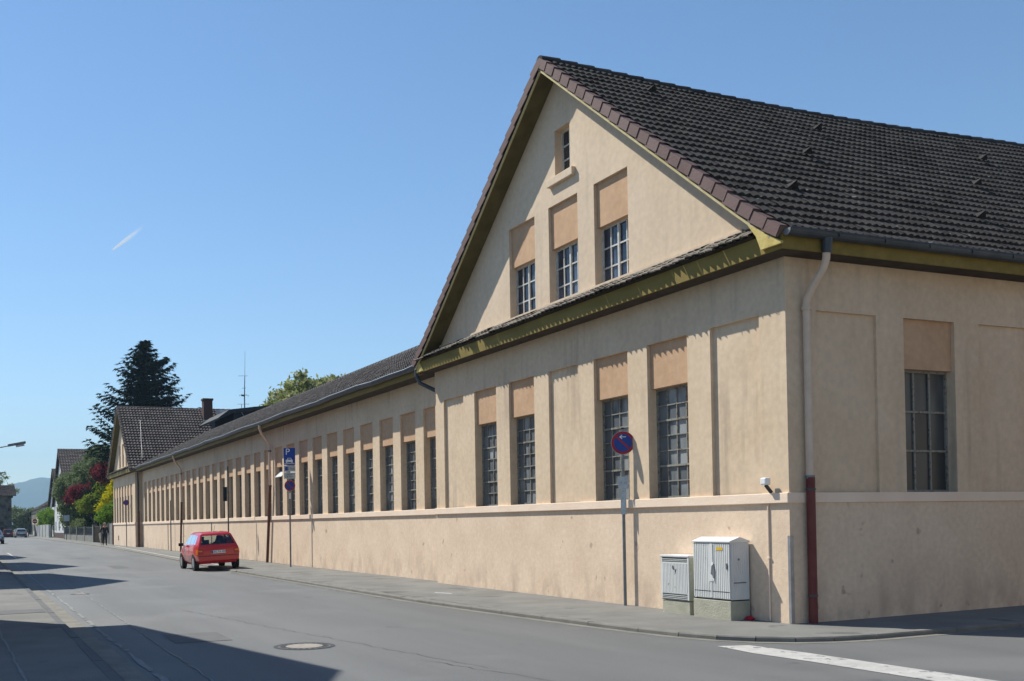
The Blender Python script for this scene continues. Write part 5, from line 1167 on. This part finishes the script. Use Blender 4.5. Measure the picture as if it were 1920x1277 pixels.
# ------------------------------------------------------------------ person
def skinned(name, verts, edges, radii, m, parent, levels=2, root=0):
    me = bpy.data.meshes.new(name); me.from_pydata(verts, edges, []); me.materials.append(m)
    o = bpy.data.objects.new(name, me); COL.objects.link(o); o.parent = parent
    o.modifiers.new('skin', 'SKIN'); 
    if not me.skin_vertices: 
        pass
    bpy.context.view_layer.objects.active = o
    sv = me.skin_vertices[0].data
    for i, r_ in enumerate(radii): sv[i].radius = (r_, r_) if not isinstance(r_, tuple) else r_; sv[i].use_root = (i == root)
    sb = o.modifiers.new('sub', 'SUBSURF'); sb.levels = levels; sb.render_levels = levels
    o.modifiers['skin'].use_smooth_shade = True
    return o
M_['skin'] = mat('skin', (0.42, 0.22, 0.16), None, 0.6); M_['hair'] = mat('grey_hair', (0.45, 0.42, 0.38), (0.3, 0.28, 0.26), 0.9, 30)
M_['suit'] = mat('dark_suit', (0.012, 0.012, 0.016), (0.022, 0.022, 0.026), 0.9, 8); M_['shoe'] = mat('black_shoe', (0.01, 0.01, 0.01), None, 0.5)
M_['cane'] = mat('pale_wood', (0.62, 0.52, 0.36), None, 0.6)
pe = thing('person', 'person in dark suit with grey hair walking on the pavement with a pale stick', 'person', (-75.2, -1.15, G(-75)+0.0), 0)
V = [(0, 0, .96), (0.02, 0, 1.12), (0.03, 0, 1.32), (0.04, 0, 1.46), (0.06, 0, 1.55), (0.08, 0, 1.63), (0.085, 0, 1.73)]; E_ = [(0, 1), (1, 2), (2, 3), (3, 4), (4, 5), (5, 6)]
Rr = [.13, .125, .15, .10, .052, .075, .078]
def add(p, r_, par): V.append(p); Rr.append(r_); E_.append((par, len(V)-1)); return len(V)-1
for s_, st in ((1, .10), (-1, -.10)):
    h = add((0, .10*s_, .90), .085, 0); k = add((.06+st*.6, .105*s_, .50), .058, h); an = add((st, .11*s_, .09), .038, k); add((st+.15, .125*s_, .04), .03, an)
def arm(s_, sh, el, wr, dirn):
    a = add(sh, .055, 3); b_ = add(el, .042, a); c_ = add(wr, .028, b_); d = Vector(dirn).normalized(); w = Vector(wr)
    pm = add(tuple(w+d*.07), .032, c_)
    for i, (off, L_) in enumerate(((-.030, .07), (-.010, .08), (.010, .076), (.030, .06))):
        q = Vector((off, 0, 0)); p1 = add(tuple(w+d*.10+q), .010, pm); p2 = add(tuple(w+d*(.10+L_*.55)+q+Vector((0, -.012*s_, 0))), .009, p1); add(tuple(w+d*(.10+L_)+q+Vector((0, -.03*s_, 0))), .008, p2)
    th = add(tuple(w+d*.05+Vector((.035, -.012*s_, 0))), .011, pm); add(tuple(w+d*.085+Vector((.055, -.025*s_, 0))), .009, th)
arm(-1, (.03, -.20, 1.43), (.0, -.31, 1.18), (.10, -.41, .98), (.1, -.1, -1)); arm(1, (.03, .20, 1.43), (-.05, .26, 1.16), (.02, .28, .92), (.15, 0, -1))
add((.17, 0, 1.655), .016, 5); add((.085, .078, 1.655), .014, 5); add((.085, -.078, 1.655), .014, 5)
skinned('body', V, E_, Rr, M_['skin'], pe, 2)
JV = [(0, 0, .86), (.01, 0, 1.02), (.02, 0, 1.2), (.03, 0, 1.36), (.04, 0, 1.475), (.03, -.205, 1.43), (0, -.31, 1.18), (.10, -.40, 1.0), (.03, .205, 1.43), (-.05, .265, 1.16), (.015, .283, .95)]
JE = [(0, 1), (1, 2), (2, 3), (3, 4), (3, 5), (5, 6), (6, 7), (3, 8), (8, 9), (9, 10)]
skinned('jacket', JV, JE, [(.17, .21), (.155, .185), (.16, .19), (.165, .20), .085, .078, .062, .045, .078, .062, .045], M_['suit'], pe, 2, 1)
TV = [(0, 0, .93), (0, .10, .86), (.06+.06, .107, .50), (.10, .112, .10), (0, -.10, .86), (.06-.06, -.107, .50), (-.10, -.112, .10)]
skinned('trousers', TV, [(0, 1), (1, 2), (2, 3), (0, 4), (4, 5), (5, 6)], [.15, .115, .082, .07, .115, .082, .07], M_['suit'], pe, 2, 0)
for s_, st in ((1, .10), (-1, -.10)):
    b = MB(); b.tube([(st-.07, .112*s_, .045), (st+.0, .114*s_, .055), (st+.12, .12*s_, .045), (st+.20, .128*s_, .035)], [.035, .048, .045, .028], 10); b.build('shoe', M_['shoe'], pe, smooth=True)
    b = MB(); b.disc((.152, .028*s_, 1.68), (1, 0, 0), .009, .004, 10); b.build('eye', M_['black'], pe)
hb = bmesh.new(); bmesh.ops.create_icosphere(hb, subdivisions=3, radius=.090, matrix=Matrix.Translation((.045, 0, 1.745)))
hme = bpy.data.meshes.new('hair'); hb.to_mesh(hme); hb.free(); hme.materials.append(M_['hair']); ho = bpy.data.objects.new('hair', hme); COL.objects.link(ho); ho.parent = pe
cn = thing('walking_stick', 'pale wooden walking stick held beside the walking person', 'walking stick', (-75.05, -1.58, G(-75)))
b = MB(); b.tube([(0.0, 0.0, .93), (0.06, .04, .5), (.10, .16, .0)], [.045, .04, .03], 8); b.build('shaft', M_['cane'], cn)
b = MB(); b.tube([(-.07, -.01, .92), (0, 0, .95), (.06, .01, .93)], .02, 8); b.build('handle', M_['cane'], cn)

# ------------------------------------------------------------------ hills, contrail, haze
mb = MB(); rnd = random.Random(2)
def hz(y): 
    pts = [(-1500, 60), (-300, 120), (100, 148), (158, 171), (200, 179), (228, 188), (255, 196), (291, 193), (400, 205), (600, 230), (1200, 240), (2500, 190), (5000, 150)]
    for i in range(len(pts)-1):
        if y <= pts[i+1][0]: f = (y-pts[i][0])/(pts[i+1][0]-pts[i][0]); return pts[i][1]+(pts[i+1][1]-pts[i][1])*f
    return 150
ny, nx = 160, 8; gr_ = []
for j in range(ny+1):
    y = -600+j*13.5
    row = []
    for i in range(nx+1):
        f = i/nx; row.append(mb.vert((-3300-f*900, y*(1+.12*(f-1)) , max(0, hz(y)*math.sin(f*math.pi/2)**1.3 + rnd.uniform(-1.2, 1.2)))))
    gr_.append(row)
for j in range(ny):
    for i in range(nx): mb.idx(gr_[j][i], gr_[j][i+1], gr_[j+1][i+1], gr_[j+1][i])
M_['hill'] = mat('wooded_hill', (0.03, 0.05, 0.03), (0.05, 0.075, 0.04), 0.95, 0.02)
tag(mb.build('hills', M_['hill']), kind='structure')
# contrail: a thin tapering trail of ice cloud high in the air
mt = bpy.data.materials.new('ice_trail'); mt.use_nodes = True; nt = mt.node_tree; nt.nodes.clear()
o_ = nt.nodes.new('ShaderNodeOutputMaterial'); dd = nt.nodes.new('ShaderNodeBsdfDiffuse'); dd.inputs[0].default_value = (.9, .9, .9, 1); tt = nt.nodes.new('ShaderNodeBsdfTransparent'); tl_ = nt.nodes.new('ShaderNodeBsdfTranslucent'); tl_.inputs[0].default_value = (.9, .9, .9, 1)
ad = nt.nodes.new('ShaderNodeMixShader'); ad.inputs[0].default_value = .5; nt.links.new(dd.outputs[0], ad.inputs[1]); nt.links.new(tl_.outputs[0], ad.inputs[2])
tc = nt.nodes.new('ShaderNodeTexCoord'); sx_ = nt.nodes.new('ShaderNodeSeparateXYZ'); nt.links.new(tc.outputs['Generated'], sx_.inputs[0])
mr = nt.nodes.new('ShaderNodeMapRange'); mr.inputs[3].default_value = .75; mr.inputs[4].default_value = 0.0; nt.links.new(sx_.outputs['Y'], mr.inputs[0])
mx_ = nt.nodes.new('ShaderNodeMixShader'); nt.links.new(mr.outputs[0], mx_.inputs[0]); nt.links.new(tt.outputs[0], mx_.inputs[1]); nt.links.new(ad.outputs[0], mx_.inputs[2]); nt.links.new(mx_.outputs[0], o_.inputs[0])
A_ = Vector((-2871*3, 369*3, 738*3)); B_ = Vector((-2842*3, 446*3, 801*3))
b = MB(); b.tube([A_.lerp(B_, k/8) for k in range(9)], [4, 9, 11, 13, 14, 14, 13, 12, 9], 8); co_ = b.build('contrail', mt); tag(co_, 'short white aircraft contrail in the clear blue sky', 'contrail')
co_.visible_shadow = True
hb_ = MB(); hb_.box(-4500, 400, -760, 1800, -1.6, 300)
hm = bpy.data.materials.new('haze_air'); hm.use_nodes = True; nt = hm.node_tree; nt.nodes.clear()
o_ = nt.nodes.new('ShaderNodeOutputMaterial'); pv = nt.nodes.new('ShaderNodeVolumePrincipled'); pv.inputs['Color'].default_value = (0.50, 0.76, 1.0, 1); pv.inputs['Density'].default_value = 0.00026; pv.inputs['Anisotropy'].default_value = 0.0
nt.links.new(pv.outputs[0], o_.inputs['Volume'])
hz_ = hb_.build('haze', hm); tag(hz_, 'pale blue summer haze filling the air along the street', 'haze', kind='stuff')
